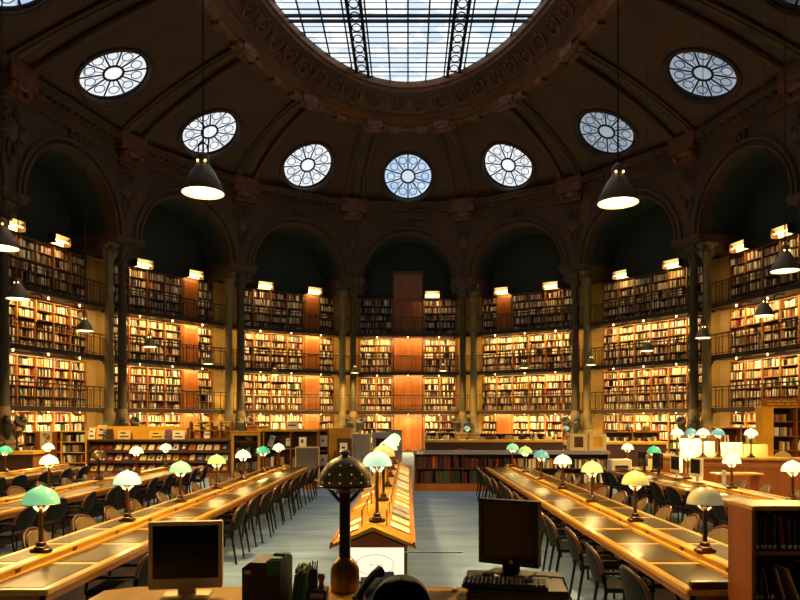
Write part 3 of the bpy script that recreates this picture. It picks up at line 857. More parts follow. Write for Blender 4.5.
PL = ['largest conical pendant lamp, hanging left of centre over the left reading table', 'largest conical pendant lamp, hanging right of centre over the right reading table', 'conical pendant lamp cut by the left picture edge, high up', 'conical pendant lamp by the right picture edge, above its smaller neighbour',
      'conical pendant lamp before the lower galleries of the third bay left', 'conical pendant lamp before the third bay right, below the larger one', 'conical pendant lamp before the ochre pier, right of the third bay left', 'conical pendant lamp before the columns left of the third bay right',
      'small pendant lamp before the shelves of the second bay left', 'small pendant lamp before the shelves of the second bay right', 'small pendant lamp before the wooden panel right of the second bay left', 'small pendant lamp before the columns left of the second bay right',
      'small distant pendant lamp before the first bay left of the tall door', 'small distant pendant lamp before the first bay right of the tall door', 'small distant pendant lamp just left of the tall door', 'small distant pendant lamp just right of the tall door']
for (px, py, d), lb in zip(PD, PL):
    put(pp, pu, ((px - 408) * d / 700, d, 2 - (py - 420) * d / 700), 0, lb, 'pendant lamps round the oval')

# ------------------------------------------------------------------ central display stand
X0, X1, YA, YB = -.78, .08, 6.94, 18.9; XC = (X0 + X1) / 2
t = thing('display_stand', 'long pitched wooden display stand in the middle of the aisle', 'display stand', (XC, YA, 0))
hw = (X1 - X0) / 2; L = YB - YA
d = MB(); d.prism([(-hw, .72), (0, .9), (hw, .72), (hw, .755), (0, .94), (-hw, .755)], 0, L); d.build('sloped_top', 'table', t)
d = MB(); d.box(-hw + .09, hw - .09, .06, L - .06, .05, .74); d.build('body', 'wood_dark', t)
d = MB(); d.prism([(-hw + .08, .73), (hw - .08, .73), (0, .88)], .03, .06); d.build('gable', 'wood_red', t)
for s in (-1, 1):
    d = MB(); d.box(s * (hw - .02) - .012, s * (hw - .02) + .012, 0, L, .755, .785); d.build('ledge', 'wood', t)
    d = MB(); d.tube([(s * .13, .35, .9), (s * .13, .35, 1.06), (s * .13, L - .3, 1.06), (s * .13, L - .3, .9)], .007, 5)
    for q in range(1, 12): d.tube([(s * .13, .35 + q * .95, .9), (s * .13, .35 + q * .95, 1.06)], .006, 5)
    d.build('wire_rail', 'brass', t)
t = thing('poster', 'white floor-plan panel with added glow and a thin oval outline on the stand end', 'poster', (-.31, YA + .028, .4))
d = MB(); d.box(-.29, .27, -.006, 0, 0, .33); d.build('sheet', 'plan_glow', t)
M['faint'] = mat('faint_print', '#b9ad90', .7)
d = MB(); d.tube([(-.02 + .19 * math.cos(2 * PI * i / 40), -.0065, .16 + .1 * math.sin(2 * PI * i / 40)) for i in range(40)], .0025, 4, True)
for q, (a, w_) in enumerate(((-.02, .02), (.01, .012), (.045, .02), (.07, .01), (.09, .015))): d.box(a - .05, a - .05 + w_, -.008, -.006, .155, .163)
d.build('oval_plan_print', 'faint', t)
LK = ['white', 'cream', 'white', 'green', 'green', 'teal']
for i, kd in enumerate(['mint', 'cream', 'white', 'mint', 'white', 'mint']):
    lamp(kd, (XC + .03, 7.25 + 1.9 * i, .942), f'{SHN[kd]} dome lamp, {nth(i)} along the ridge of the central display stand', 'dome lamps on the display stand', stem=.56, power=12)
rl = random.Random(3)
sl_ang = math.atan2(.185, hw)
cnt = {-1: 0, 1: 0}
for s, y, n in [(1, 7.55 + .52 * i, None) for i in range(20)] + [(-1, 7.35, 'pale'), (-1, 7.95, 'pale'), (-1, 9.6, 'buff'), (-1, 11, 'paper'), (-1, 12.5, 'pale')]:
    n = n or rl.choice(['paper', 'paper', 'pale', 'buff', 'bluegrey'])
    q = MB(); q.box(-.115, .105, -.14, .14, 0, .012); q.k = 1
    for r in range(4): q.box(-.09, .07, -.09 + r * .05, -.085 + r * .05 + .004 * (r == 0), .012, .0125)
    o = q.build('magazine', ['leaf_' + n, 'ink'])
    o.matrix_world = Matrix.Translation((XC + s * .265, y, .94 - .265 * .43 + .006)) @ Matrix.Rotation(s * sl_ang, 4, 'Y') @ Matrix.Rotation(rl.uniform(-.06, .06), 4, 'Z')
    cnt[s] += 1
    tag(o, f'{dict(paper="cream", buff="tan", bluegrey="blue-grey", pale="white")[n]} magazine, {nth(cnt[s]-1)} along the {"right" if s > 0 else "left"} slope of the central display stand', 'magazine', 'magazines on the display stand')

# ------------------------------------------------------------------ low furniture round the room
def open_case(name, label, cat, loc, w, h, d, cols, rows, mats=('wood', 'wood_dark', 'wood'), rz=0, kick=.12, top=.035, topmat=None, group=None, off=0):
    """open bookcase standing with its front towards -y; origin at front left bottom"""
    t = thing(name, label, cat, loc, rz, group)
    b_ = MB(); b_.box(.02, w - .02, d - .02, d, kick, h - top); b_.build('back_panel', mats[1], t)
    for s in (0, 1):
        q = MB(); q.cbox(s * (w - .035), s * (w - .035) + .035, 0, d, 0, h - top, .004); q.build('side_panel', mats[0], t)
    q = MB(); q.cbox(-.02, w + .02, -.025, d + .01, h - top, h, .006); q.build('top', topmat or mats[0], t)
    q = MB(); q.box(.03, w - .03, .02, d - .02, 0, kick); q.build('plinth', mats[2], t)
    for r in range(rows):
        z = kick + (h - top - kick) * r / rows
        q = MB(); q.box(.03, w - .03, .01, d - .01, z, z + .025); q.build('shelf', mats[2], t)
    for c_ in range(1, cols):
        x = off + (w - off) * c_ / cols; q = MB(); q.box(x - .014, x + .014, .005, d - .01, kick, h - top); q.build('upright', mats[2], t)
    return t
def fill(loc, w, h, d, cols, rows, rz, kick, top, rng, density=1.0, hmax=.3, skip=()):
    """books in an open case, into the one mass of far volumes"""
    T = Matrix.Translation(loc) @ Matrix.Rotation(rz, 4, 'Z')
    dz = (h - top - kick) / rows; dx = w / cols
    for c_ in range(cols):
        for r in range(rows):
            if (c_, r) in skip: continue
            for bx, bt, bd, hf, ln in row_books(dx - .085, rng):
                if rng.random() > density: continue
                x = c_ * dx + .037 + bx; z = kick + r * dz + .026; bh = min(dz - .05, hmax) * hf
                ca, sa = math.cos(ln), math.sin(ln); stuff.T = T
                Q = lambda a, bb, c2: (x + a * ca - c2 * sa, .03 + bb, z + a * sa + c2 * ca)
                bd = min(bd, d - .08)
                stuff.add([Q(0, 0, 0), Q(bt, 0, 0), Q(bt, bd, 0), Q(0, bd, 0), Q(0, 0, bh), Q(bt, 0, bh), Q(bt, bd, bh), Q(0, bd, bh)], [(4, 5, 6, 7), (0, 1, 5, 4), (1, 2, 6, 5), (3, 0, 4, 7)])
    stuff.T = None
def px(x, d): return (x - 408) * d / 700
def pz(y, d): return 2 - (y - 420) * d / 700

rf = random.Random(21)
# low bookcase across the far end of the aisle, grey top
Y = 19.7
w = 5.5; loc = (px(414, Y), Y, 0)
open_case('low_bookcase', 'long low dark bookcase with a grey top closing the far end of the aisle', 'bookcase', loc, w, 1.13, .4, 4, 2, ('wood', 'wood_dark', 'wood_dark'), 0, .2, .1, 'grey_panel')
k_ = MB(); k_.box(0, w, -.03, -.005, 0, .2); o = k_.build('plinth_board', 'wood_red'); o.parent = bpy.data.objects['low_bookcase']
sg = MB(); sg.box(.08, .26, -.032, -.026, 1.04, 1.125); sg.k = 1
for x_, z_ in ((.12, 1.085), (.15, 1.06), (.155, 1.1), (.19, 1.075), (.2, 1.105), (.215, 1.055)): sg.box(x_, x_ + .022, -.034, -.031, z_, z_ + .018)
o = sg.build('shelf_sign', ['leaf_pale', 'ink']); o.parent = bpy.data.objects['low_bookcase']
dx = w / 4
rk = random.Random(8)
for c_ in range(2):
    for r in range(2):
        z = .2 + .45 * r * 1.0 * (1.13 - .1 - .2) / .9 + .026; z = .2 + (1.13 - .3) / 2 * r + .026
        for bi, (bx, bt, bd, hf, ln) in enumerate(row_books(dx - .06, rk)):
            if bi > 24: break
            cn = rk.choice(['maroon', 'maroon', 'brown', 'black', 'green', 'maroon', 'red', 'navy']) if not (c_ == 0 and r == 1 and bi == 11) else 'ochre'
            book((loc[0] + c_ * dx + .03 + bx, Y + .04, z), 0, bt, .2, .34 * hf + .04, 0, cn, f'{cn} volume, {nth(bi)} along the {"upper" if r else "lower"} shelf, {nth(c_)} compartment of the low aisle bookcase', 'volumes in the low aisle bookcase')
fill((loc[0] + 2 * dx, Y, 0), 2 * dx, 1.13, .4, 2, 2, 0, .2, .1, rf, 1, .33)

# framed wooden boxes on its right end
for i, (x, dk) in enumerate(((570, True), (589, False))):
    t = thing('display_box', f'pale wooden framed box with a {"dark" if dk else "tan"} inset, standing on the low bookcase at right', 'display box', (px(x, 20) , 19.95, 1.13))
    q = MB(); q.box(0, .48, .0, .03, 0, .09); q.box(0, .48, 0, .03, .39, .48); q.box(0, .11, 0, .03, .09, .39); q.box(.37, .48, 0, .03, .09, .39); q.build('frame', 'leaf_buff', t)
    q = MB(); q.box(.1, .38, .02, .04, .08, .4); q.build('inset', 'wood_dark' if dk else 'yellow_card', t)
    q = MB(); q.box(.04, .44, .03, .3, 0, .04); q.build('foot', 'wood', t)

# curved counters at the far end, worktops coloured bright yellow to make their edges look lit
def counter(name, label, x0, x1, y, h, d=.7, mt='wood_dark'):
    t = thing(name, label, 'counter', (x0, y, 0)); w = x1 - x0
    q = MB(); q.cbox(0, w, 0, d, h - .11, h, .008); q.build('worktop', 'yellow_card', t)
    q = MB(); q.box(.05, w - .05, .06, .1, 0, h - .11); q.build('front_panel', mt, t)
    n = max(1, int(w / 1.2))
    for i in range(n + 1):
        a = .05 + (w - .13) * i / n; q = MB(); q.box(a, a + .03, .1, d - .05, 0, h - .11); q.build('divider', 'wood', t)
    return t
counter('long_counter', 'long wooden counter with a bright edge before the first bay right of the tall door', px(424, 30), px(565, 30), 30, 1.15)
counter('long_counter', 'wooden counter before the second bay right, lit from above', px(598, 26), px(668, 26), 26, 1.2)
area_l = []
def low_case(i, x0, x1, y, h, label):
    w = px(x1, y) - px(x0, y); loc = (px(x0, y), y, 0)
    open_case('low_shelf', label, 'shelf', loc, w, h, .35, max(2, int(w / .95)), 3)
    fill(loc, w, h, .35, max(2, int(w / .95)), 3, 0, .12, .035, rf, .9, .3)
low_case(0, 426, 455, 36, 1.35, 'low bookshelf right of the tall door')
low_case(1, 480, 545, 34, 1.35, 'long low bookshelf before the first bay right of the tall door')
low_case(2, 605, 660, 30, 1.5, 'low bookshelf before the second bay right behind the counter')
low_case(3, 715, 768, 24, 1.75, 'low bookshelf before the third bay right behind the papers')
def free_lamp(kind, x, y, d, z, where, stem=.42, power=5):
    lamp(kind, (px(x, d), d, z), f'{SHN[kind]} dome lamp {where}', 'dome lamps on the counters', stem=stem, power=power)
free_lamp('blue', 467, 438, 30.3, 1.15, 'on the long counter before the first bay right', power=7)
free_lamp('blue', 566, 438, 30.35, 1.15, 'on the far counter above the framed boxes', power=7)
free_lamp('bronze', 629, 438, 26.3, 1.2, 'on the counter before the second bay right, beside another', power=0)
free_lamp('bronze', 646, 438, 26.3, 1.2, 'by the second bay right, nearer the issue desk', power=0)
rbx = random.Random(31)
for i in range(16):
    x = 428 + i * 8.4 + rbx.uniform(-2, 2); d = 30.25 + rbx.uniform(0, .25)
    w_ = rbx.uniform(.15, .35); h_ = rbx.uniform(.1, .32)
    if abs(x - 467) < 7 or abs(x - 566) < 7: continue
    cn = rbx.choice(['cream', 'white', 'tan', 'maroon', 'black', 'brown', 'ochre', 'grey'])
    book((px(x, d), d, 1.15), rbx.uniform(-.2, .2), w_ * .3 if h_ > .2 else w_, .16, h_, 0, cn, f'{cn} volume, {nth(i)} along the long far counter right of the tall door', 'volumes on the far counter')

# round-backed wooden armchair behind the aisle bookcase
t = thing('wooden_armchair', 'brown wooden round-backed armchair behind the low aisle bookcase', 'chair', (px(462, 26), 26, 0))
q = MB(); q.cbox(-.28, .28, -.25, .25, .42, .48, .02); q.build('seat', 'box_brown', t)
q = MB(); q.tube([(.34 * math.cos(a * PI / 10), -.05 + .3 * math.sin(a * PI / 10), .72 + .18 * math.sin(a * PI / 10)) for a in range(11)], .035, 6); q.build('arm_bow', 'wood_red', t, True)
for i in range(7):
    a = PI * i / 6; q = MB(); q.tube([(.27 * math.cos(a), -.05 + .24 * math.sin(a), .46), (.34 * math.cos(a), -.05 + .3 * math.sin(a), .73 + .17 * math.sin(a))], .014, 5); q.build('spindle', 'wood_red', t)
for sx in (-1, 1):
    for sy in (-1, 1): q = MB(); q.tube([(sx * .23, sy * .2, .44), (sx * .27, sy * .24, 0)], .02, 6); q.build('leg', 'wood_red', t)

# ---- left side: low bookcase with poster, magazine rack, glazed cabinet, shelves, card drawers
Y = 24.5
x0, x1 = px(36, Y), px(86, Y); h = pz(431, Y)
loc = (x0, Y, 0)
open_case('low_bookcase', 'open wooden bookcase with a lettered poster on its broad upright, left of the magazine rack', 'bookcase', loc, x1 - x0, h, .4, 2, 4, ('yellow_card', 'wood', 'yellow_card'), rz=0)
fill(loc, x1 - x0, h, .4, 2, 4, 0, .12, .035, rf, .75, .3, skip=((0, 3), (0, 2), (0, 1), (0, 0)))
o = bpy.data.objects['low_bookcase.001']
q = MB(); q.box(.0, .75, -.04, 0, 0, h - .04); e = q.build('broad_upright', 'wood_red', o)
t = thing('poster', 'cream poster with dark brush lettering on the bookcase at left', 'poster', (x0 + .17, Y - .052, 1.0))
q = MB(); q.box(0, .42, -.004, 0, 0, .6); q.build('sheet', 'leaf_buff', t)
q = MB(); q.tube([(.1, -.006, .5), (.22, -.006, .52), (.15, -.006, .4), (.3, -.006, .42), (.2, -.006, .28), (.26, -.006, .2), (.12, -.006, .14), (.18, -.006, .06)], [.02, .03, .02, .035, .02, .03, .03, .01], 5); q.tube([(.28, -.006, .5), (.34, -.006, .4), (.3, -.006, .3)], .02, 5); q.build('brush_lettering', 'ink', t)
# far left counter and dark lamp
counter('long_counter', 'bright wooden counter beneath the dragon-vent column at the far left', px(-10, 22), px(33, 22), 22, 1.02)
free_lamp('bronze', 17, 438, 22.4, 1.02, 'on the counter at the far left beneath the column', power=0, stem=.6)
open_case('low_shelf', 'small dark shelf with red and white books, left of the lettered poster', 'shelf', (px(23, 24.5), 24.52, 0), px(35, 24.5) - px(23, 24.5), pz(432, 24.5), .35, 1, 4, ('wood', 'wood_dark', 'wood'))
fill((px(23, 24.5), 24.52, 0), px(35, 24.5) - px(23, 24.5), pz(432, 24.5), .35, 1, 4, 0, .12, .035, rf, .9, .3)
# magazine rack
Y = 24.3; x0, x1 = px(87, Y), px(230, Y); W_ = x1 - x0; H_ = 1.78
t = thing('magazine_rack', 'wide wooden magazine rack with three slanted tiers, behind the left reading tables', 'rack', (x0, Y, 0))
q = MB(); q.box(0, W_, .5, .54, 0, H_); q.build('back_panel', 'yellow_card', t)
q = MB(); q.box(0, W_, 0, .5, 1.26, 1.32); q.build('top_shelf', 'wood_dark', t)
q = MB(); q.box(0, W_, -.02, .5, 0, .16); q.build('plinth', 'wood_red', t)
for s in (0, W_ - .05): q = MB(); q.box(s, s + .05, 0, .5, 0, 1.3); q.build('side_panel', 'wood_dark', t)
for i in range(3):
    z = .2 + .36 * i
    q = MB(); q.add([(0.05, .02, z), (W_ - .05, .02, z), (W_ - .05, .3, z + .3), (.05, .3, z + .3), (0.05, .05, z - .02), (W_ - .05, .05, z - .02), (W_ - .05, .33, z + .28), (.05, .33, z + .28)], [(0, 1, 2, 3), (4, 7, 6, 5), (0, 4, 5, 1), (3, 2, 6, 7), (0, 3, 7, 4), (1, 5, 6, 2)])
    q.box(.05, W_ - .05, -.01, .025, z - .06, z + .03); q.build('slanted_tier', 'wood_dark', t)
rm = random.Random(17)
MC = ['paper', 'buff', 'pale', 'bluegrey']
for n, c_ in (('orange', '#c86a24'), ('red', '#9c2c1c'), ('violet', '#5f4a70'), ('yellow', '#dfbb3a'), ('darkbrown', '#3c1e16')): M['leaf_' + n] = mat('leaf_' + n, c_, .6)
CN = dict(paper='cream', buff='tan', pale='white', bluegrey='blue-grey', orange='orange', red='red', violet='violet', yellow='yellow', darkbrown='dark brown')
for r in range(3):
    for i in range(17):
        n = rm.choice(['paper', 'buff', 'orange', 'red', 'buff', 'pale', 'violet', 'orange', 'yellow', 'darkbrown'])
        q = MB(); w_ = rm.uniform(.17, .22); h_ = rm.uniform(.24, .28)
        q.box(-w_ / 2, w_ / 2, -.01, 0, 0, h_); q.k = 1
        q.box(-w_ * .4, w_ * .4, -.0105, -.01, h_ * .8, h_ * .9); q.box(-w_ * .3, w_ * .2, -.0105, -.01, h_ * .2, h_ * .6)
        o = q.build('magazine', ['leaf_' + n, rm.choice(['leaf_paper', 'leaf_red', 'ink', 'leaf_bluegrey', 'leaf_buff'])])
        o.matrix_world = Matrix.Translation((x0 + .2 + i * (W_ - .4) / 16, Y + .035, .235 + .36 * r)) @ Matrix.Rotation(-math.radians(43), 4, 'X')
        tag(o, f'{CN[n]} magazine, {nth(i)} along the {["lowest", "middle", "upper"][r]} tier of the wide magazine rack', 'magazine', 'magazines in the rack')
for x, w_, h_, n, lb in ((104, .34, .36, 'darkbrown', 'dark brown picture book'), (121, .44, .32, 'buff', 'tan atlas'), (154, .52, .3, 'yellow', 'yellow atlas'), (165, .2, .34, 'violet', 'violet paperback'), (176, .42, .3, 'paper', 'cream album'), (187, .2, .4, 'darkbrown', 'narrow dark brown book'), (88, .2, .4, 'pale', 'white brochure'), (98, .3, .5, 'buff', 'tall tan brochure')):
    q = MB(); q.box(-w_ / 2, w_ / 2, 0, .03, 0, h_); q.k = 1; q.box(-w_ * .35, w_ * .35, -.002, 0, h_ * .2, h_ * .35); q.box(-w_ * .3, w_ * .1, -.002, 0, h_ * .6, h_ * .75)
    o = q.build('display_book', ['leaf_' + n, 'ink']); o.location = (px(x, Y), Y + .25, 1.33); o.rotation_euler = (-.2, 0, 0)
    tag(o, f'{lb} propped up on top of the magazine rack', 'book', 'books on top of the rack')
# cubby shelf on the rack's right end
xc0, xc1 = px(189, Y), px(230, Y)
t = thing('cubby_shelf', 'small light wooden cubby shelf standing on the right end of the magazine rack', 'shelf', (xc0, Y + .08, 1.323)); wv = xc1 - xc0
for i in range(5): q = MB(); q.box(wv * i / 4 - .02, wv * i / 4 + .02, 0, .3, 0, .62 if i else .66); q.build('upright', 'wood', t)
for z in (.0, .3, .6): q = MB(); q.box(0, wv, 0, .3, z, z + .035); q.build('shelf', 'yellow_card' if z > .5 else 'wood', t)
for i, (x, z, n) in enumerate(((.25, .335, 'yellow'), (.65, .335, 'yellow'), (1.1, .335, 'buff'), (.6, .035, 'pale'), (.28, .035, 'orange'))):
    q = MB(); q.box(-.11, .11, 0, .02, 0, .22 if i != 3 else .26); q.k = 1; q.box(-.08, .08, -.002, 0, .12, .17); o = q.build('leaflet', ['leaf_' + n, 'ink']); o.location = (xc0 + x, Y + .12, 1.32 + z); o.rotation_euler = (-.12, 0, 0)
    tag(o, f'{CN[n]} leaflet, {nth(i)} in the cubby shelf on the magazine rack', 'leaflet', 'leaflets in the cubby shelf')

# glazed cabinet
Y = 20.2; x0, x1 = px(231, Y), px(261, Y); W_ = x1 - x0; H_ = pz(431, Y)
t = thing('glazed_cabinet', 'pale wooden cabinet with a glass door, left of the far shelves', 'cabinet', (x0, Y, 0))
q = MB(); q.box(0, W_, .36, .4, 0, H_); q.build('back_panel', 'wood', t)
for s in (0, W_ - .04): q = MB(); q.box(s, s + .04, 0, .4, 0, H_); q.build('side_panel', 'wood', t)
q = MB(); q.cbox(-.02, W_ + .02, -.02, .42, H_ - .04, H_, .006); q.build('top', 'table', t)
q = MB(); q.box(0, W_, 0, .4, 0, .1); q.build('plinth', 'wood', t)
for z in (.535, .968, 1.36): q = MB(); q.box(.04, W_ - .04, .05, .36, z, z + .02); q.build('shelf', 'table', t)
dr = MB(); dr.box(.02, .09, -.02, .01, .1, H_ - .05); dr.box(W_ - .09, W_ - .02, -.02, .01, .1, H_ - .05); dr.box(.09, W_ - .09, -.02, .01, H_ - .13, H_ - .05); dr.box(.09, W_ - .09, -.02, .01, .1, .2); dr = dr.build('door', 'table', t)
q = MB(); q.box(.09, W_ - .09, -.008, -.002, .2, H_ - .13); q.build('glass', 'clear', dr)
q = MB(); q.ball((W_ - .06, -.035, .9), .018, 8); q.build('knob', 'brass', dr)
fill((x0 + .04, Y + .06, 0), W_ - .08, 1.4, .3, 1, 3, 0, .1, .0, rf, .8, .28)
t = thing('dish', 'shallow yellow dish on the upper shelf of the glazed cabinet', 'dish', (x0 + W_ / 2 + .05, Y + .2, 1.384))
q = MB(); q.lathe([(.05, 0), (.08, .02), (.135, .09), (.142, .1), (.125, .085), (.04, .03)], 18); q.build('bowl', 'leaf_yellow', t, True); q = MB(); q.lathe([(.132, .095), (.145, .1), (.132, .11)], 18); q.build('rim', 'leaf_buff', t, True)
# shelves under a long top
x0, x1 = px(263, Y), px(318, Y); W_ = x1 - x0
open_case('low_bookcase', 'dark wooden open bookcase with a bright top, beyond the first left table', 'bookcase', (x0, Y, 0), W_, pz(429.5, Y), .45, 2, 3, ('wood', 'wood_dark', 'wood'), 0, .12, .06, 'table')
fill((x0, Y, 0), W_, pz(429.5, Y), .45, 2, 3, 0, .12, .06, rf, .9, .33, skip=((0, 2), (1, 2)))
for i, (x, y, w_, h_, n, rx, lb) in enumerate(((266, 447, .16, .34, 'bluegrey', .3, 'pale blue-grey leaflet propped on the upper shelf of the dark bookcase'), (285, 445, .17, .22, 'paper', 0, 'cream sheet on the upper shelf of the dark bookcase'))):
    q = MB(); q.box(0, w_, 0, .015, 0, h_); q.k = 1; q.box(.02, w_ - .03, -.001, 0, h_ * .7, h_ * .8)
    o = q.build('leaflet', ['leaf_' + n, 'ink']); o.location = (px(x, Y), Y + .12, 1.25); o.rotation_euler = (-.15, rx, 0); tag(o, lb, 'leaflet')
for i, (x, w_, h_, n) in enumerate(((247, .3, .16, 'orange'), (257, .34, .16, 'yellow'), (287, .32, .2, 'pale'))):
    q = MB(); q.box(0, w_, 0, .2, 0, h_); q.k = 1; q.box(.03, w_ - .05, -.001, 0, h_ * .5, h_ * .7); o = q.build('box_file', ['leaf_' + n, 'ink']); o.location = (px(x, Y + .15), Y + .15, pz(429.5, Y) if x > 262 else H_); tag(o, f'{CN[n]} box file lying on the cabinet top at the far left of the aisle', 'box file')
# notice board
t = thing('notice_board', 'grey notice board on feet at the far end of the left table', 'notice board', (px(296, 19.2), 19.2, 0))
q = MB(); q.box(0, .62, 0, .03, .35, 1.25); q.build('panel', 'grey_board', t)
q = MB(); q.box(.0, .62, -.006, .0, .33, .37); q.box(0, .62, -.006, 0, 1.23, 1.27); q.box(-.02, .0, -.006, .03, .33, 1.27); q.box(.62, .64, -.006, .03, .33, 1.27); q.build('frame', 'silver', t)
for s in (.08, .54): q = MB(); q.box(s - .02, s + .02, -.2, .23, 0, .03); q.box(s - .015, s + .015, .0, .03, .03, .36); q.build('foot', 'iron', t)
t = thing('notice_sheet', 'white sheet standing on the top edge of the grey notice board', 'notice', (px(299, 19.2), 19.2, 1.27))
q = MB(); q.box(0, .2, 0, .01, 0, .26); q.build('sheet', 'leaf_pale', t); q = MB(); q.box(.06, .12, -.002, 0, .1, .2); q.build('print', 'ink', t)
# shelf post with notices and the yellow drawers
t = thing('shelf_tower', 'narrow dark wooden shelf tower with white notices, left of the yellow card drawers', 'shelf', (px(312, 21), 21, 0))
for s in (0, .42): q = MB(); q.box(s, s + .04, 0, .4, 0, 1.7); q.build('side_panel', 'wood_dark', t)
for z in (.1, .6, 1.05, 1.66): q = MB(); q.box(.04, .42, 0, .4, z, z + .04); q.build('shelf', 'wood_red', t)
q = MB(); q.box(.04, .42, .37, .4, .1, 1.66); q.build('back_panel', 'wood_dark', t)
for i, (z, lb) in enumerate(((1.2, 'white notice with a dark mark on the shelf tower, upper one'), (.62, 'plain white notice on the shelf tower, lower one'))):
    q = MB(); q.box(0, .26, 0, .008, 0, .34); q.k = 1; q.box(.1, .15, -.001, 0, .14, .22)
    o = q.build('notice_sheet', ['leaf_pale', 'ink']); o.location = (px(312, 21) + .2, 20.99, z); tag(o, lb, 'notice')
Y = 22; x0, x1 = px(328, Y), px(351, Y); W_ = x1 - x0; H_ = pz(428, Y)
t = thing('card_catalogue', 'tall yellow oak card catalogue full of small drawers', 'cabinet', (x0, Y, 0))
q = MB(); q.cbox(0, W_, 0, .5, 0, H_, .008); q.build('body', 'yellow_card', t)
for r in range(7):
    for c_ in range(2):
        d_ = MB(); d_.cbox(c_ * W_ / 2 + .025, (c_ + 1) * W_ / 2 - .025, -.02, .01, .25 + r * .2, .25 + r * .2 + .17, .005); d_ = d_.build('drawer', 'yellow_card', t)
        k2 = MB(); k2.ball(((c_ + .5) * W_ / 2, -.03, .33 + r * .2), .014, 6); k2.build('knob', 'brass', d_)
t = thing('wooden_armchair', 'reddish brown upright chair before the yellow card catalogue', 'chair', (px(338, 20.6), 20.6, 0), -.3)
q = MB(); q.cbox(-.24, .24, -.24, .24, .42, .5, .02); q.build('seat', 'wood_red', t); q = MB(); q.cbox(-.23, .23, .2, .26, .6, 1.08, .02); q.build('backrest', 'wood_red', t)
for sx in (-1, 1):
    for sy in (-1, 1): q = MB(); q.cbox(sx * .21 - .02, sx * .21 + .02, sy * .21 - .02, sy * .21 + .02, 0, 1.05 if sy > 0 else .43, .004); q.build('leg', 'wood_red', t)
# grey partitions
for i, (xa, xb, d1, ya, lb) in enumerate(((350, 376, 19.6, 434, 'grey partition panel with a white notice, left of the kiosk screen'),)):
    t = thing('partition', lb, 'partition', (px(352, d1), d1 - .1, 0), .32)
    q = MB(); q.box(0, .52, 0, .05, .05, pz(ya, d1)); q.build('panel', 'grey_panel', t); q = MB(); q.box(-.02, .54, -.02, .07, 0, .06); q.build('foot', 'iron', t)
    q = MB(); q.box(-.02, .02, -.02, .07, .05, pz(ya, d1) + .02); q.box(.51, .54, -.02, .07, .05, pz(ya, d1) + .02); q.build('edge_post', 'silver', t)
q = MB(); q.box(0, .2, 0, .01, 0, .28); q.k = 1; q.box(.05, .14, -.001, 0, .12, .18); o = q.build('notice_sheet', ['leaf_pale', 'ink']); o.location = (px(340, 19.0), 18.98, 1.1); tag(o, 'white notice hanging beside the grey partition panel', 'notice')
t = thing('notice_stand', 'dark wooden upright panel carrying the white notice', 'stand', (px(337, 19.0), 19.0, 0)); q = MB(); q.box(0, .4, 0, .04, .05, 1.5); q.build('panel', 'wood_dark', t); q = MB(); q.box(-.03, .43, -.1, .14, 0, .05); q.build('foot', 'wood_dark', t)
t = thing('kiosk', 'grey computer kiosk with a small dark screen behind the display stand', 'kiosk', (px(371, 19.9), 19.9, 0))
q = MB(); q.cbox(0, .62, 0, .5, 0, 1.05, .02); q.build('cabinet', 'grey_panel', t)
q = MB(); q.cbox(.03, .58, .1, .45, 1.05, pz(432, 19.9), .03); q.build('monitor_case', 'grey_panel', t); q = MB(); q.box(.14, .46, .085, .1, 1.2, 1.48); q.build('screen', 'black_gloss', t)
t = thing('partition', 'taller grey partition panel behind the kiosk, beside the tall door', 'partition', (px(388, 20.9), 20.9, 0)); q = MB(); q.box(0, .42, 0, .06, .05, pz(430, 20.6)); q.build('panel', 'grey_panel', t); q = MB(); q.box(-.02, .44, -.03, .09, 0, .06); q.build('foot', 'iron', t)

# ---- right side: issue desk, bookcase with sign, computers
Y = 15.6; x0 = px(668, 16.4)
t = thing('issue_desk', 'high curved reddish wooden issue desk with a bright worktop behind the computer table', 'desk', (0, 0, 0))
path = [(x0 + .05, 18.6), (x0 + .2, 17.3), (x0 + .85, 16.6), (x0 + 2.2, 16.2), (x0 + 3.6, 15.7), (x0 + 4.6, 15.2)]
def strip(pts, off):
    out = []
    for i, p in enumerate(pts):
        a = Vector(pts[max(0, i - 1)]); b2 = Vector(pts[min(len(pts) - 1, i + 1)]); tn = (b2 - a).normalized(); out.append(Vector(p) + Vector((-tn.y, tn.x)) * off)
    return out
H_ = 1.12
def wall_strip(m, o0, o1, z0, z1):
    a, b2 = strip(path, o0), strip(path, o1)
    m.grid([[(p.x, p.y, z0) for p in a], [(p.x, p.y, z1) for p in a], [(p.x, p.y, z1) for p in b2], [(p.x, p.y, z0) for p in b2], [(p.x, p.y, z0) for p in a]])
q = MB(); wall_strip(q, -.03, .65, H_ - .05, H_); q.build('worktop', 'table', t)
q = MB(); wall_strip(q, .03, .08, 0, H_ - .05); q.build('front_panel', 'wood_red', t)
q = MB(); wall_strip(q, .0, .03, 0, .12); wall_strip(q, .0, .03, .9, .98); q.build('moulding', 'wood', t)
q = MB(); wall_strip(q, .1, .6, .5, .53); q.build('inner_shelf', 'wood', t)
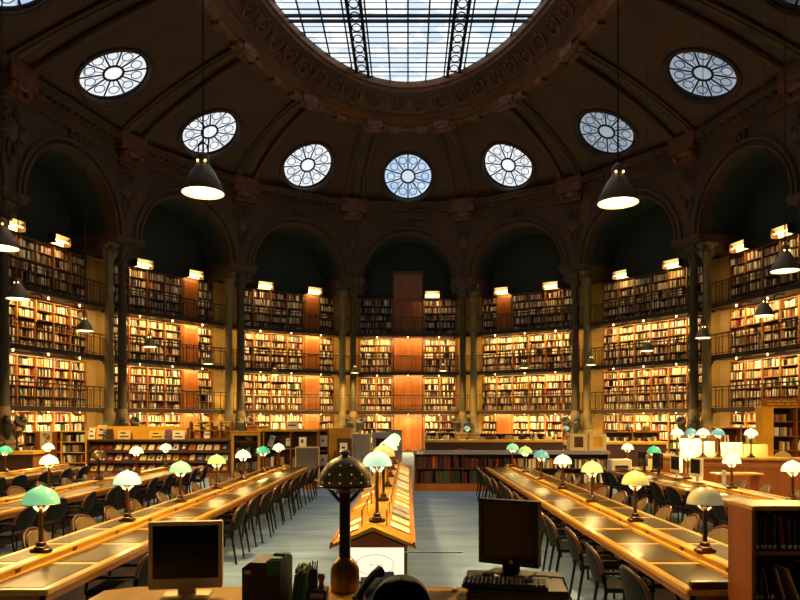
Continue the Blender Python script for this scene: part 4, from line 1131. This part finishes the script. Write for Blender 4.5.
# small ledge table in front of it
t = thing('side_table', 'narrow wooden ledge table standing against the front of the issue desk', 'table', (px(722, 14.2), 14.4, 0))
q = MB(); q.cbox(0, .95, 0, .4, .86, .9, .005); q.build('tabletop', 'table', t)
for x_ in (.03, .86):
    q = MB(); q.box(x_, x_ + .05, .03, .37, 0, .86); q.build('leg', 'wood_red', t)
q = MB(); q.box(.08, .86, .05, .35, .45, .48); q.build('shelf', 'wood', t)
def on_desk(f_):
    n = len(path) - 1; i = min(n - 1, int(f_ * n)); q_ = f_ * n - i
    mid = strip(path, .52); p = mid[i].lerp(mid[i + 1], q_); return p
for i, (f_, w_, h_, n, lb) in enumerate(((.3, .5, .42, 'pale', 'broad white sheet standing at the corner of the issue desk'), (.4, .62, .36, 'paper', 'cream paper pile standing near the corner of the issue desk'), (.5, .5, .34, 'pale', 'white document stack in the middle of the issue desk'), (.58, .55, .3, 'buff', 'tan document stack in the middle of the issue desk'), (.72, .2, .42, 'pale', 'narrow white upright card on the issue desk'))):
    p = on_desk(f_); q = MB(); q.box(-w_ / 2, w_ / 2, 0, .05, 0, h_); q.k = 1
    for r in range(4): q.box(-w_ * .4, w_ * (.3 - .07 * r), -.002, 0, h_ * (.2 + .17 * r), h_ * (.24 + .17 * r))
    o = q.build('document', ['leaf_' + n, 'faint']); o.location = (p.x, p.y, H_); o.rotation_euler = (-.12, 0, rbx.uniform(-.3, .2)); tag(o, lb, 'document')
for i, (x, kd) in enumerate(((677, 'white'), (691, 'blue'), (703, 'white'), (718, 'blue'), (751, 'white'))):
    dd = (16.85, 17.12, 16.72, 16.62, 16.42)[i]
    lamp(kd, (px(x, dd), dd, H_ - .0), f'{SHN[kd]} dome lamp, {nth(i)} from the left on the issue desk', 'dome lamps on the issue desk', stem=.5, power=11)
ld = thing('ledge_board', 'raised wooden shelf board behind the lamps of the issue desk', 'shelf', (7.2, 17.35, 0)); q = MB(); q.cbox(0, 1.6, 0, .7, H_ - .05, H_ - .001, .01); q.build('board', 'table', ld)
for x_ in (.05, .78, 1.5): q = MB(); q.box(x_, x_ + .05, .1, .6, 0, H_ - .05); q.build('leg', 'wood', ld)
t = thing('office_chair', 'beige padded office chair behind the issue desk, beside the white card', 'chair', (px(778, 17.4), 17.4, 0))
q = MB(); q.cbox(-.25, .25, -.25, .25, .55, .63, .03); q.build('seat', 'silver', t); q = MB(); q.grid([[(x_ * .24 * math.sqrt(max(0, 1 - (j / 8) ** 4)), -.22 - .02 * j / 8, .7 + .55 * j / 8) for x_ in (-1, -.5, 0, .5, 1)] for j in range(9)]); q.grid([[(x_ * .24 * math.sqrt(max(0, 1 - (j / 8) ** 4)), -.17 - .02 * j / 8, .7 + .55 * j / 8) for x_ in (-1, -.5, 0, .5, 1)] for j in range(9)]); q.build('backrest', 'silver', t, True)
q = MB(); q.tube([(0, 0, .05), (0, 0, .56)], .03, 8); q.tube([(0, -.15, .6), (0, -.2, .75)], .02, 6); q.build('post', 'iron', t)
for a in range(5): q = MB(); q.tube([(0, 0, .08), (.28 * math.cos(a * 1.257), .28 * math.sin(a * 1.257), .03)], .022, 6); q.build('leg', 'iron', t)

Y = 17.8; x0 = px(763, Y); H_ = pz(398, Y)
t = open_case('tall_bookcase', 'tall orange wooden bookcase with a lettered header board at the right edge', 'bookcase', (x0, Y, 0), 2.1, H_ - .22, .4, 3, 6, ('yellow_card', 'wood_dark', 'wood'), 0, .1, .03, off=.26)
q = MB(); q.box(0.0, .26, -.02, 0, 0, H_ - .25); q.build('broad_stile', 'yellow_card', t)
fill((x0 + .26, Y, 0), 1.84, H_ - .22, .4, 3, 6, 0, .1, .03, rf, .55, .26)
hd = MB(); hd.box(-.03, 2.13, -.03, .02, H_ - .22, H_); hd = hd.build('header_board', 'wood', t)
lt = MB(); rs = random.Random(4)
for r in range(2):
    x = .1
    for wn in ((4, 5, 5, 4) if r == 0 else (6, 5, 4, 4)):
        for c_ in range(wn): lt.box(x, x + .022, -.034, -.03, H_ - .1 - r * .075, H_ - .1 - r * .075 + rs.choice((.035, .035, .05))); x += .034
        x += .04
lt.build('lettering', 'leaf_yellow', hd)

def monitor(label, loc, rz, w=.41, h=.34, case='silver', z=.11, chin=.03, logo=False, group=None):
    t = thing('monitor', label, 'monitor', loc, rz, group)
    c_ = MB(); b_ = .022
    c_.cbox(-w / 2, w / 2, .005, .05, z, z + h, .006); c_.cbox(-w / 2 + .06, w / 2 - .06, .04, .085, z + .06, z + h - .06, .015); c_.build('case', case, t)
    f_ = MB(); f_.box(-w / 2, -w / 2 + b_, -.008, .006, z, z + h); f_.box(w / 2 - b_, w / 2, -.008, .006, z, z + h); f_.box(-w / 2 + b_, w / 2 - b_, -.008, .006, z + h - b_, z + h); f_.box(-w / 2 + b_, w / 2 - b_, -.008, .006, z, z + b_ + chin); bz = f_.build('bezel', case, t)
    s_ = MB(); s_.box(-w / 2 + b_, w / 2 - b_, 0, .006, z + b_ + chin, z + h - b_); s_.build('screen', 'black_gloss', t)
    st = MB(); st.cbox(-.05, .05, .03, .06, .012, z + .1, .005); st.build('stand', case, t); st = MB(); st.cbox(-.13, .13, -.08, .12, 0, .015, .004); st.build('foot', case, t)
    return t
for i, (y, lb) in enumerate(((13.2, 'pale'), (14.2, 'pale'), (15.25, 'dark'), (16.2, 'dark'))):
    monitor(f'{lb} flat monitor facing the aisle, {nth(i)} along the second right table', (5.42, y, .83), -PI / 2 + .1, case='white' if i < 2 else 'black', group='monitors on the right computer table')
    kb = MB(); kb.cbox(-.21, .21, -.07, .07, 0, .02, .004); kb.k = 1
    for r in range(4):
        for c_ in range(13): kb.box(-.195 + c_ * .03, -.17 + c_ * .03, -.055 + r * .03, -.03 + r * .03, .02, .026)
    o = kb.build('keyboard', ['white', 'silver']); o.location = (5.16, y - .1, TZ + .004); o.rotation_euler = (0, 0, PI / 2 + PI); tag(o, f'pale keyboard before the {nth(i)} monitor on the second table on the right', 'keyboard', 'keyboards on the right computer table')
t = thing('printer', 'white office printer at the far end of the computer table', 'printer', (5.19, 17.2, .757))
q = MB(); q.cbox(-.25, .25, -.2, .2, 0, .28, .02); q.build('case', 'white', t); q = MB(); q.box(-.16, .16, -.205, -.19, .06, .14); q.build('paper_slot', 'black', t); q = MB(); q.add([(-.14, -.2, .06), (.14, -.2, .06), (.14, -.34, .09), (-.14, -.34, .09), (-.14, -.2, .05), (.14, -.2, .05), (.14, -.34, .08), (-.14, -.34, .08)], [(0, 1, 2, 3), (4, 7, 6, 5), (2, 6, 7, 3), (0, 3, 7, 4), (1, 5, 6, 2)]); q.build('tray', 'silver', t)
for i, (x, y, w_, h_, n) in enumerate(((5.75, 13.0, .06, .3, 'bluegrey'), (5.85, 14.6, .28, .24, 'paper'), (5.7, 16.9, .25, .3, 'buff'), (5.3, 12.3, .2, .02, 'pale'), (5.25, 11.6, .22, .015, 'paper'))):
    q = MB(); q.box(-w_ / 2, w_ / 2, -.1, .1, 0, h_); q.k = 1; q.box(-w_ * .3, w_ * .3, -.102, -.1, h_ * .3, h_ * .6); o = q.build('document', ['leaf_' + n, 'faint']); o.location = (x + (.12 if x > 5.5 else -.08), y, TZ + .006); o.rotation_euler.z = rbx.uniform(-.4, .4); tag(o, f'{CN[n]} document, {nth(i)} of those lying on the computer table at right', 'document')

# ------------------------------------------------------------------ foreground
DZ = 1.0
t = thing('reception_desk', 'honey-coloured wooden desk with a rounded corner carrying the two screens', 'desk', (0, 2.95, 0))
top = [(-1.55, 0), (.78, 0), (.93, .35), (.96, .8), (.86, 1.15), (.7, 1.25), (-1.62, 1.25), (-1.78, 1.15), (-1.78, .2)]
q = MB(); n = len(top)
q.add([(x, y, DZ - .05) for x, y in top] + [(x, y, DZ) for x, y in top], [tuple(range(n - 1, -1, -1)), tuple(range(n, 2 * n))] + [(i, (i + 1) % n, (i + 1) % n + n, i + n) for i in range(n)]); q.build('worktop', 'table', t)
q = MB(); q.box(-1.7, .85, 1.14, 1.18, .25, DZ - .05); q.build('front_panel', 'wood_red', t)
for x_ in (-1.7, .8): q = MB(); q.box(x_, x_ + .05, .15, 1.14, .25, DZ - .05); q.build('side_panel', 'wood_red', t)
Yd = 3.9
monitor('large beige-framed flat monitor with a black screen on the desk, left', (px(187, 3.95), 3.93, DZ - .06 + .06), math.radians(9), .4, .375, 'silver', .055, .035)
mr = monitor('large black flat monitor on the desktop computer, right', (px(509, 3.95), 3.98, 1.115), math.radians(-30), .36, .37, 'black', .06, .018)
lg = MB(); lg.lathe([(.012, 0), (.012, .002)], 18); lg.T = Matrix.Rotation(PI / 2, 4, 'X'); lg.v = []; lg.f = []; lg.m = []
lg.T = Matrix.Translation((.02, -.009, .08)) @ Matrix.Rotation(PI / 2, 4, 'X'); lg.lathe([(.011, 0), (.011, .002)], 18)
lo = lg.build('logo', 'silver', mr); lo['label'] = 'small round silver maker emblem'
lt = MB()
for x_ in (-.005, .0025): lt.box(x_ - .0008, x_ + .0008, -.0122, -.0112, .076, .0865)
lt.tube([(-.005, -.0118, .080), (-.002, -.0118, .082), (-.0012, -.0118, .0765)], .0008, 4); lt.tube([(.0025, -.0118, .082), (.006, -.0118, .081), (.0055, -.0118, .0775), (.0025, -.0118, .077)], .0008, 4); lt.box(.0017, .0033, -.0122, -.0112, .072, .076); lt.build('logo_letters', 'black', lo)
bt = MB()
for i in range(4): bt.box(.07 + i * .022, .08 + i * .022, -.0095, -.008, .075, .08)
bt.build('button', 'silver', mr)
def keyboard(label, loc, rz, tilt, light):
    t = thing('keyboard', label, 'keyboard', loc, rz); t.rotation_euler = (tilt, 0, rz)
    q = MB(); q.cbox(-.225, .225, -.075, .075, 0, .024, .006); q.build('case', 'black', t)
    q = MB(); q2 = MB(); rk_ = 0
    for r in range(5):
        for c_ in range(19):
            if c_ in (14, 15) and r in (1, 2): continue
            tgt = q2 if c_ >= 16 else q
            tgt.cbox(-.215 + c_ * .0226, -.196 + c_ * .0226, -.066 + r * .026, -.045 + r * .026, .024, .034, .003)
    q.build('keys', 'key_grey', t); q2.build('keypad', 'silver' if light else 'key_grey', t)
    return t
M['key_grey'] = mat('key_grey', '#1c1c22', .35)
keyboard('black keyboard with a paler keypad before the beige monitor', (px(200, 3.62), 3.62, DZ), math.radians(-8), .06, True)
t = thing('desktop_computer', 'flat black desktop computer case carrying the black monitor and keyboard', 'computer', (px(514, 3.95), 3.92, DZ), math.radians(-5))
q = MB(); q.cbox(-.27, .26, -.3, .2, .0, .115, .008); q.build('case', 'black', t)
q = MB(); q.box(-.24, .0, -.304, -.298, .06, .1); q.box(.08, .2, -.304, -.298, .05, .09); q.build('drive_bay', 'key_grey', t)
q = MB(); q.box(-.22, -.12, -.307, -.303, .035, .045); q.build('maker_plate', 'silver', t)
q = MB(); q.ball((.03, -.303, .04), .012, 8); q.build('power_button', 'grey_panel', t)
keyboard('black keyboard resting on the desktop computer below the black monitor', (px(505, 3.72), 3.72, 1.116), math.radians(-10), .05, False)
t = thing('mouse', 'black computer mouse behind the keyboard under the black monitor', 'mouse', (px(500, 3.86), 3.875, 1.116), .4)
q = MB(); q.ball((0, 0, .012), .05, 14, (.62, 1.05, .45)); q.build('shell', 'black', t, True); q = MB(); q.cbox(-.005, .005, .02, .04, .025, .036, .002); q.build('wheel', 'key_grey', t)
t = thing('cable', 'loose black cables coiling over the right corner of the desk', 'cable', (px(560, 3.8), 3.8, DZ))
q = MB(); q.tube([(-.03, .1, .126), (.03, .06, .13), (.05, .0, .05), (.06, -.08, .008), (.03, -.14, .008), (-.02, -.2, .008)], .006, 6); q.build('loop', 'wood_dark', t, True)
q = MB(); q.tube([(-.22, .08, .126), (-.12, .13, .126), (-.04, .11, .126), (.04, .09, .06), (.075, .0, .008), (.05, -.1, .008)], .005, 6); q.build('lead', 'black', t, True)
# file box with green tabs
t = thing('file_box', 'dark brown upright file box with a small label and green index tabs', 'box', (px(269, 3.75), 3.72, DZ), math.radians(-6))
q = MB(); q.prism([(-.1, 0), (.1, 0), (.1, .265), (-.06, .265), (-.1, .235)], -.12, .12); q.build('body', 'box_brown', t)
q = MB(); q.box(-.085, -.055, -.123, -.12, .205, .225); q.build('name_plate', 'silver', t)
for i in range(3): q = MB(); q.cbox(.035, .1, -.1 + i * .07, -.04 + i * .07, .262, .285 + .012 * (i % 2), .006); q.build('index_tab', 'green_file', t)
q = MB(); q.cbox(.03, .105, -.126, -.11, .2, .28, .005); q.build('hanging_folder', 'green_file', t)
for i in range(5):
    q = MB(); q.box(0, .011, 0, .2, 0, .19 + .012 * (i % 3)); q.k = 1; q.box(.001, .010, -.001, .05, .2 + .012 * (i % 3), .225 + .012 * (i % 3)); q.box(.001, .010, .08, .12, .2 + .012 * (i % 3), .23)
    o = q.build('folder', ['green_file', 'leaf_buff' if i % 2 else 'green_file']); o.location = (px(293, 3.75) + i * .0135, 3.66 + .01 * (i % 2), DZ); o.rotation_euler.y = .12; tag(o, f'slim dark green folder, {nth(i)} from the file box in the small row on the desk', 'folder', 'green folders on the desk')
t = thing('pen_holder', 'small black desk organiser with pens and stamp beside the folders', 'organiser', (px(317, 3.75), 3.75, DZ))
q = MB(); q.cbox(-.05, .055, -.05, .06, 0, .1, .006); q.build('tray', 'black', t); q = MB(); q.cbox(-.045, .0, .0, .05, .1, .2, .006); q.build('cup', 'key_grey', t)
q = MB(); q.lathe([(.016, .1), (.012, .13), (.02, .16), (.014, .18)], 10, (.025, -.01, 0)); q.build('stamp', 'wood_red', t, True)
for i in range(4): q = MB(); q.tube([(-.035 + .009 * i, .02, .15), (-.04 + .013 * i, .03, .235 + .006 * (i % 2))], .004, 5); q.build('pen', 'green_file', t)
q = MB(); q.cbox(-.03, .04, -.06, -.048, .06, .085, .002); q.build('label_card', 'leaf_bluegrey', t)

# large perforated lamp
t = thing('desk_lamp', 'large olive metal lamp with a perforated dome and square post on the desk', 'lamp', (px(345, 4.1), 4.1, DZ))
q = MB(); q.lathe([(.085, 0), (.085, .08), (.082, .13), (.07, .16), (.045, .19), (.03, .2)], 20); q.build('base', 'brass', t, True)
q = MB(); q.cbox(-.03, .03, -.03, .03, .19, .62, .006); q.build('post', 'bronze', t)
q = MB(); q.lathe([(.03, .56), (.042, .58), (.028, .6), (.036, .62), (.024, .64), (.03, .66)], 12); q.build('collar', 'bronze', t, True)
for s in (-1, 1): q = MB(); q.tube([(0, 0, .5), (s * .045, 0, .54), (s * .12, 0, .635)], .012, 6); q.build('strut', 'bronze', t, True)
r = .155; z = .615
q = MB(); pr = [(a, z + h * 1.12) for a, h in dome_prof(r)]; q.lathe(pr, 40, cap=False); q.lathe([(a * .97, h - .004) for a, h in pr], 40, cap=False); q.build('lamp_shade', 'shade_olive', t, True)
q = MB(); q.tube([(r * math.cos(2 * PI * i / 36), r * math.sin(2 * PI * i / 36), z) for i in range(36)], .006, 6, True); q.build('rim', 'bronze', t, True)
q = MB(); q.lathe([(.04, z + .165), (.022, z + .18), (.032, z + .19), (.032, z + .2), (.015, z + .212)], 14); q.build('finial', 'shade_olive', t, True)
q = MB()
for ri, (al, nn) in enumerate(((.16, 15), (.45, 13), (.8, 11))):
    for i in range(nn):
        a = 2 * PI * (i + .5 * (ri % 2)) / nn; rr_ = r * math.cos(al); zz = z + r * 1.12 * math.sin(al)
        q.ball((rr_ * math.cos(a) * 1.0, rr_ * math.sin(a), zz), .0036, 6)
q.build('perforations', 'bulb', t)

q = MB(); q.ball((0, 0, .67), .035, 10); q.build('bulb', 'bulb', t, True)
spot(t, (0, 0, .63), 140, 172, .03, WARM2, .1)
# telephone
t = thing('telephone', 'dark desk telephone with handset and small screen beside the big lamp', 'telephone', (px(380, 3.8), 3.8, DZ), math.radians(14))
q = MB(); q.add([(-.09, -.1, 0), (.1, -.1, 0), (.1, .1, 0), (-.09, .1, 0), (-.09, -.1, .03), (.1, -.1, .03), (.1, .1, .13), (-.09, .1, .13)], [(0, 3, 2, 1), (4, 5, 6, 7), (0, 1, 5, 4), (1, 2, 6, 5), (2, 3, 7, 6), (3, 0, 4, 7)]); q.build('body', 'black', t)
q = MB(); q.tube([(-.14, -.07, .05), (-.1, -.03, .1), (-.03, .03, .155), (.015, .06, .165)], [.03, .021, .021, .034], 10); q.build('handset', 'black_matt', t, True)
q = MB(); q.add([(.02, .03, .102), (.1, .03, .102), (.1, .1, .137), (.02, .1, .137), (.02, .04, .11), (.1, .04, .11), (.1, .11, .15), (.02, .11, .15)], [(0, 3, 2, 1), (0, 1, 2, 3), (4, 5, 6, 7), (0, 1, 5, 4), (2, 3, 7, 6), (1, 2, 6, 5), (0, 4, 7, 3)]); q.build('screen', 'black_gloss', t)
q = MB()
for r_ in range(4):
    for c_ in range(3): q.box(.025 + c_ * .025, .043 + c_ * .025, -.085 + r_ * .025, -.067 + r_ * .025, .035 + r_ * .0125, .048 + r_ * .0125)
q.build('keypad', 'silver', t)
q = MB(); q.tube([(-.1, -.12, .03), (-.14, -.13, .01), (-.16, -.05, .01), (-.13, .02, .01), (-.16, .07, .01)], .007, 6); q.build('cord', 'black', t, True)
# acrylic sheet
t = thing('acrylic_screen', 'clear acrylic sheet with a bright upper edge standing on the desk', 'screen', (px(404, 4.12), 4.12, DZ), math.radians(-3))
q = MB(); q.box(0, .34, 0, .006, .012, .22); q.build('sheet', 'clear', t); q = MB(); q.box(-.004, .344, -.001, .007, .22, .225); q.build('edge', 'white', t)  # white strip stands in for light caught along the sheet's top edge
for x_ in (.03, .28): q = MB(); q.box(x_, x_ + .03, -.03, .04, 0, .013); q.build('foot', 'silver', t)
# operator's chair seen from behind
t = thing('office_chair', 'black office chair with a rounded headrest before the desk', 'chair', (px(401, 2.55), 2.55, .225))
q = MB(); rows = []
for j in range(17):
    a = .8 * j / 6 if j < 6 else .8 + .2 * math.sin((j - 6) / 10 * PI / 2); zz = .62 + .575 * a; hw_ = .108 * math.sqrt(max(0, 1 - max(0, (a - .8) / .2) ** 2)) + .003
    rows.append([(hw_ * (2 * i / 10 - 1), .0 - .04 * (1 - (2 * i / 10 - 1) ** 2) + .03 * a, zz) for i in range(11)])
q.grid(rows); back = [[(x, y + .05, z_) for x, y, z_ in r_] for r_ in rows]; q.grid(back)
e1 = [r_[0] for r_ in rows] + [r_[-1] for r_ in reversed(rows)]; e2 = [r_[0] for r_ in back] + [r_[-1] for r_ in reversed(back)]; q.grid([e1, e2]); q.build('backrest', 'chair_shell', t, True)
q = MB(); q.cbox(-.24, .24, .02, .48, .42, .5, .03); q.build('seat', 'chair_shell', t, True); q = MB(); q.tube([(0, .24, .06), (0, .24, .43)], .03, 8); q.tube([(0, .2, .45), (0, .03, .46), (0, .02, .7)], .02, 6); q.build('post', 'chair_metal', t)
for a in range(5): q = MB(); q.tube([(0, .24, .09), (.28 * math.cos(a * 1.257 + .3), .24 + .28 * math.sin(a * 1.257 + .3), .03)], .022, 6); q.build('leg', 'chair_metal', t)

# bookcase at the right
Yb = 4.75; x0 = px(752, Yb); zt = pz(506, Yb)
t = thing('bookcase', 'orange wooden bookcase with dark shelves of books, cut by the right picture edge', 'bookcase', (x0, Yb, .0))
wb, db = 1.1, .36
q = MB(); q.cbox(0, .028, 0, db, .0, zt - .03, .004); q.build('side_panel', 'wood_red', t)
q = MB(); q.cbox(wb - .04, wb, 0, db, .0, zt - .03, .005); q.build('side_panel', 'wood_red', t)
q = MB(); q.cbox(-.005, wb + .01, -.012, db + .01, zt - .03, zt, .006); q.build('top', 'table', t)
q = MB(); q.box(.02, wb - .03, db - .02, db, .05, zt - .03); q.build('back_panel', 'wood_dark', t)
for z in (.1, .42, .74, 1.08): q = MB(); q.box(.02, wb - .03, .01, db - .01, z, z + .025); q.build('shelf', 'wood', t)
rb_ = random.Random(14)
for r, z in enumerate((1.105, .765)):
    x = x0 + .05; i = 0
    while x < x0 + wb - .1 and i < 26:
        bt = rb_.uniform(.022, .042); hh = rb_.uniform(.2, .245); cn = rb_.choice(['navy', 'black', 'green', 'black', 'navy', 'brown']); ln = 0
        if r == 0 and i == 1: cn, bt, hh, ln = 'maroon', .016, .24, .04
        if r == 0 and i == 5: cn, bt, hh, ln = 'red', .042, .235, .1
        if r == 1 and i in (2, 4, 5): cn, bt, hh, ln = 'ochre' if i == 2 else 'cream', .02 if i != 2 else .01, .22, .16 + .06 * (i - 2)
        x += hh * math.sin(ln)
        o = book((x, Yb + .05, z), 0, bt, .2, hh, ln, cn, f'{cn} book, {nth(i)} on the {"upper" if r == 0 else "lower"} shelf, orange bookcase by the right edge', 'books in the bookcase at the right edge')
        lb = MB(); lb.box(.15, .85, -.012, .0, .05, .05 + .026 / hh); l_ = lb.build('spine_label', 'paper', o); l_['label'] = 'small white spine label'
        x += bt * math.cos(ln) + .002; i += 1

M['perf_glow'] = emission('perf_glow', '#ffe6a0', .6)
for o in bpy.data.objects:
    if o.name == 'perforations': o.data.materials[0] = M['perf_glow']

so = stuff.build('shelved_books', 'cloths')
tag(so, 'the many books filling the wall shelves beyond those set out singly', 'books', kind='stuff')

# ------------------------------------------------------------------ camera, world, view
cam = bpy.data.cameras.new('camera'); cam.sensor_width = 36; cam.lens = 700 * 36 / 800; cam.shift_x = -8 / 800; cam.shift_y = 120 / 800; cam.clip_start = .05; cam.clip_end = 200
co = bpy.data.objects.new('camera', cam); col.objects.link(co); co.location = (0, 0, 2.0); co.rotation_euler = (PI / 2, 0, 0)
sc.camera = co
wd = bpy.data.worlds.new('world'); sc.world = wd; wd.use_nodes = True
wd.node_tree.nodes['Background'].inputs[0].default_value = (.05, .07, .1, 1); wd.node_tree.nodes['Background'].inputs[1].default_value = .3
vs = sc.view_settings; vs.view_transform = 'Standard'; vs.look = 'None'; vs.exposure = 0; vs.gamma = 1; vs.use_curve_mapping = False
sc.cycles.use_denoising = True
sc.cycles.max_bounces = 6; sc.cycles.diffuse_bounces = 3; sc.cycles.glossy_bounces = 3; sc.cycles.transmission_bounces = 4; sc.cycles.sample_clamp_indirect = 4
sc.cycles.use_light_tree = True
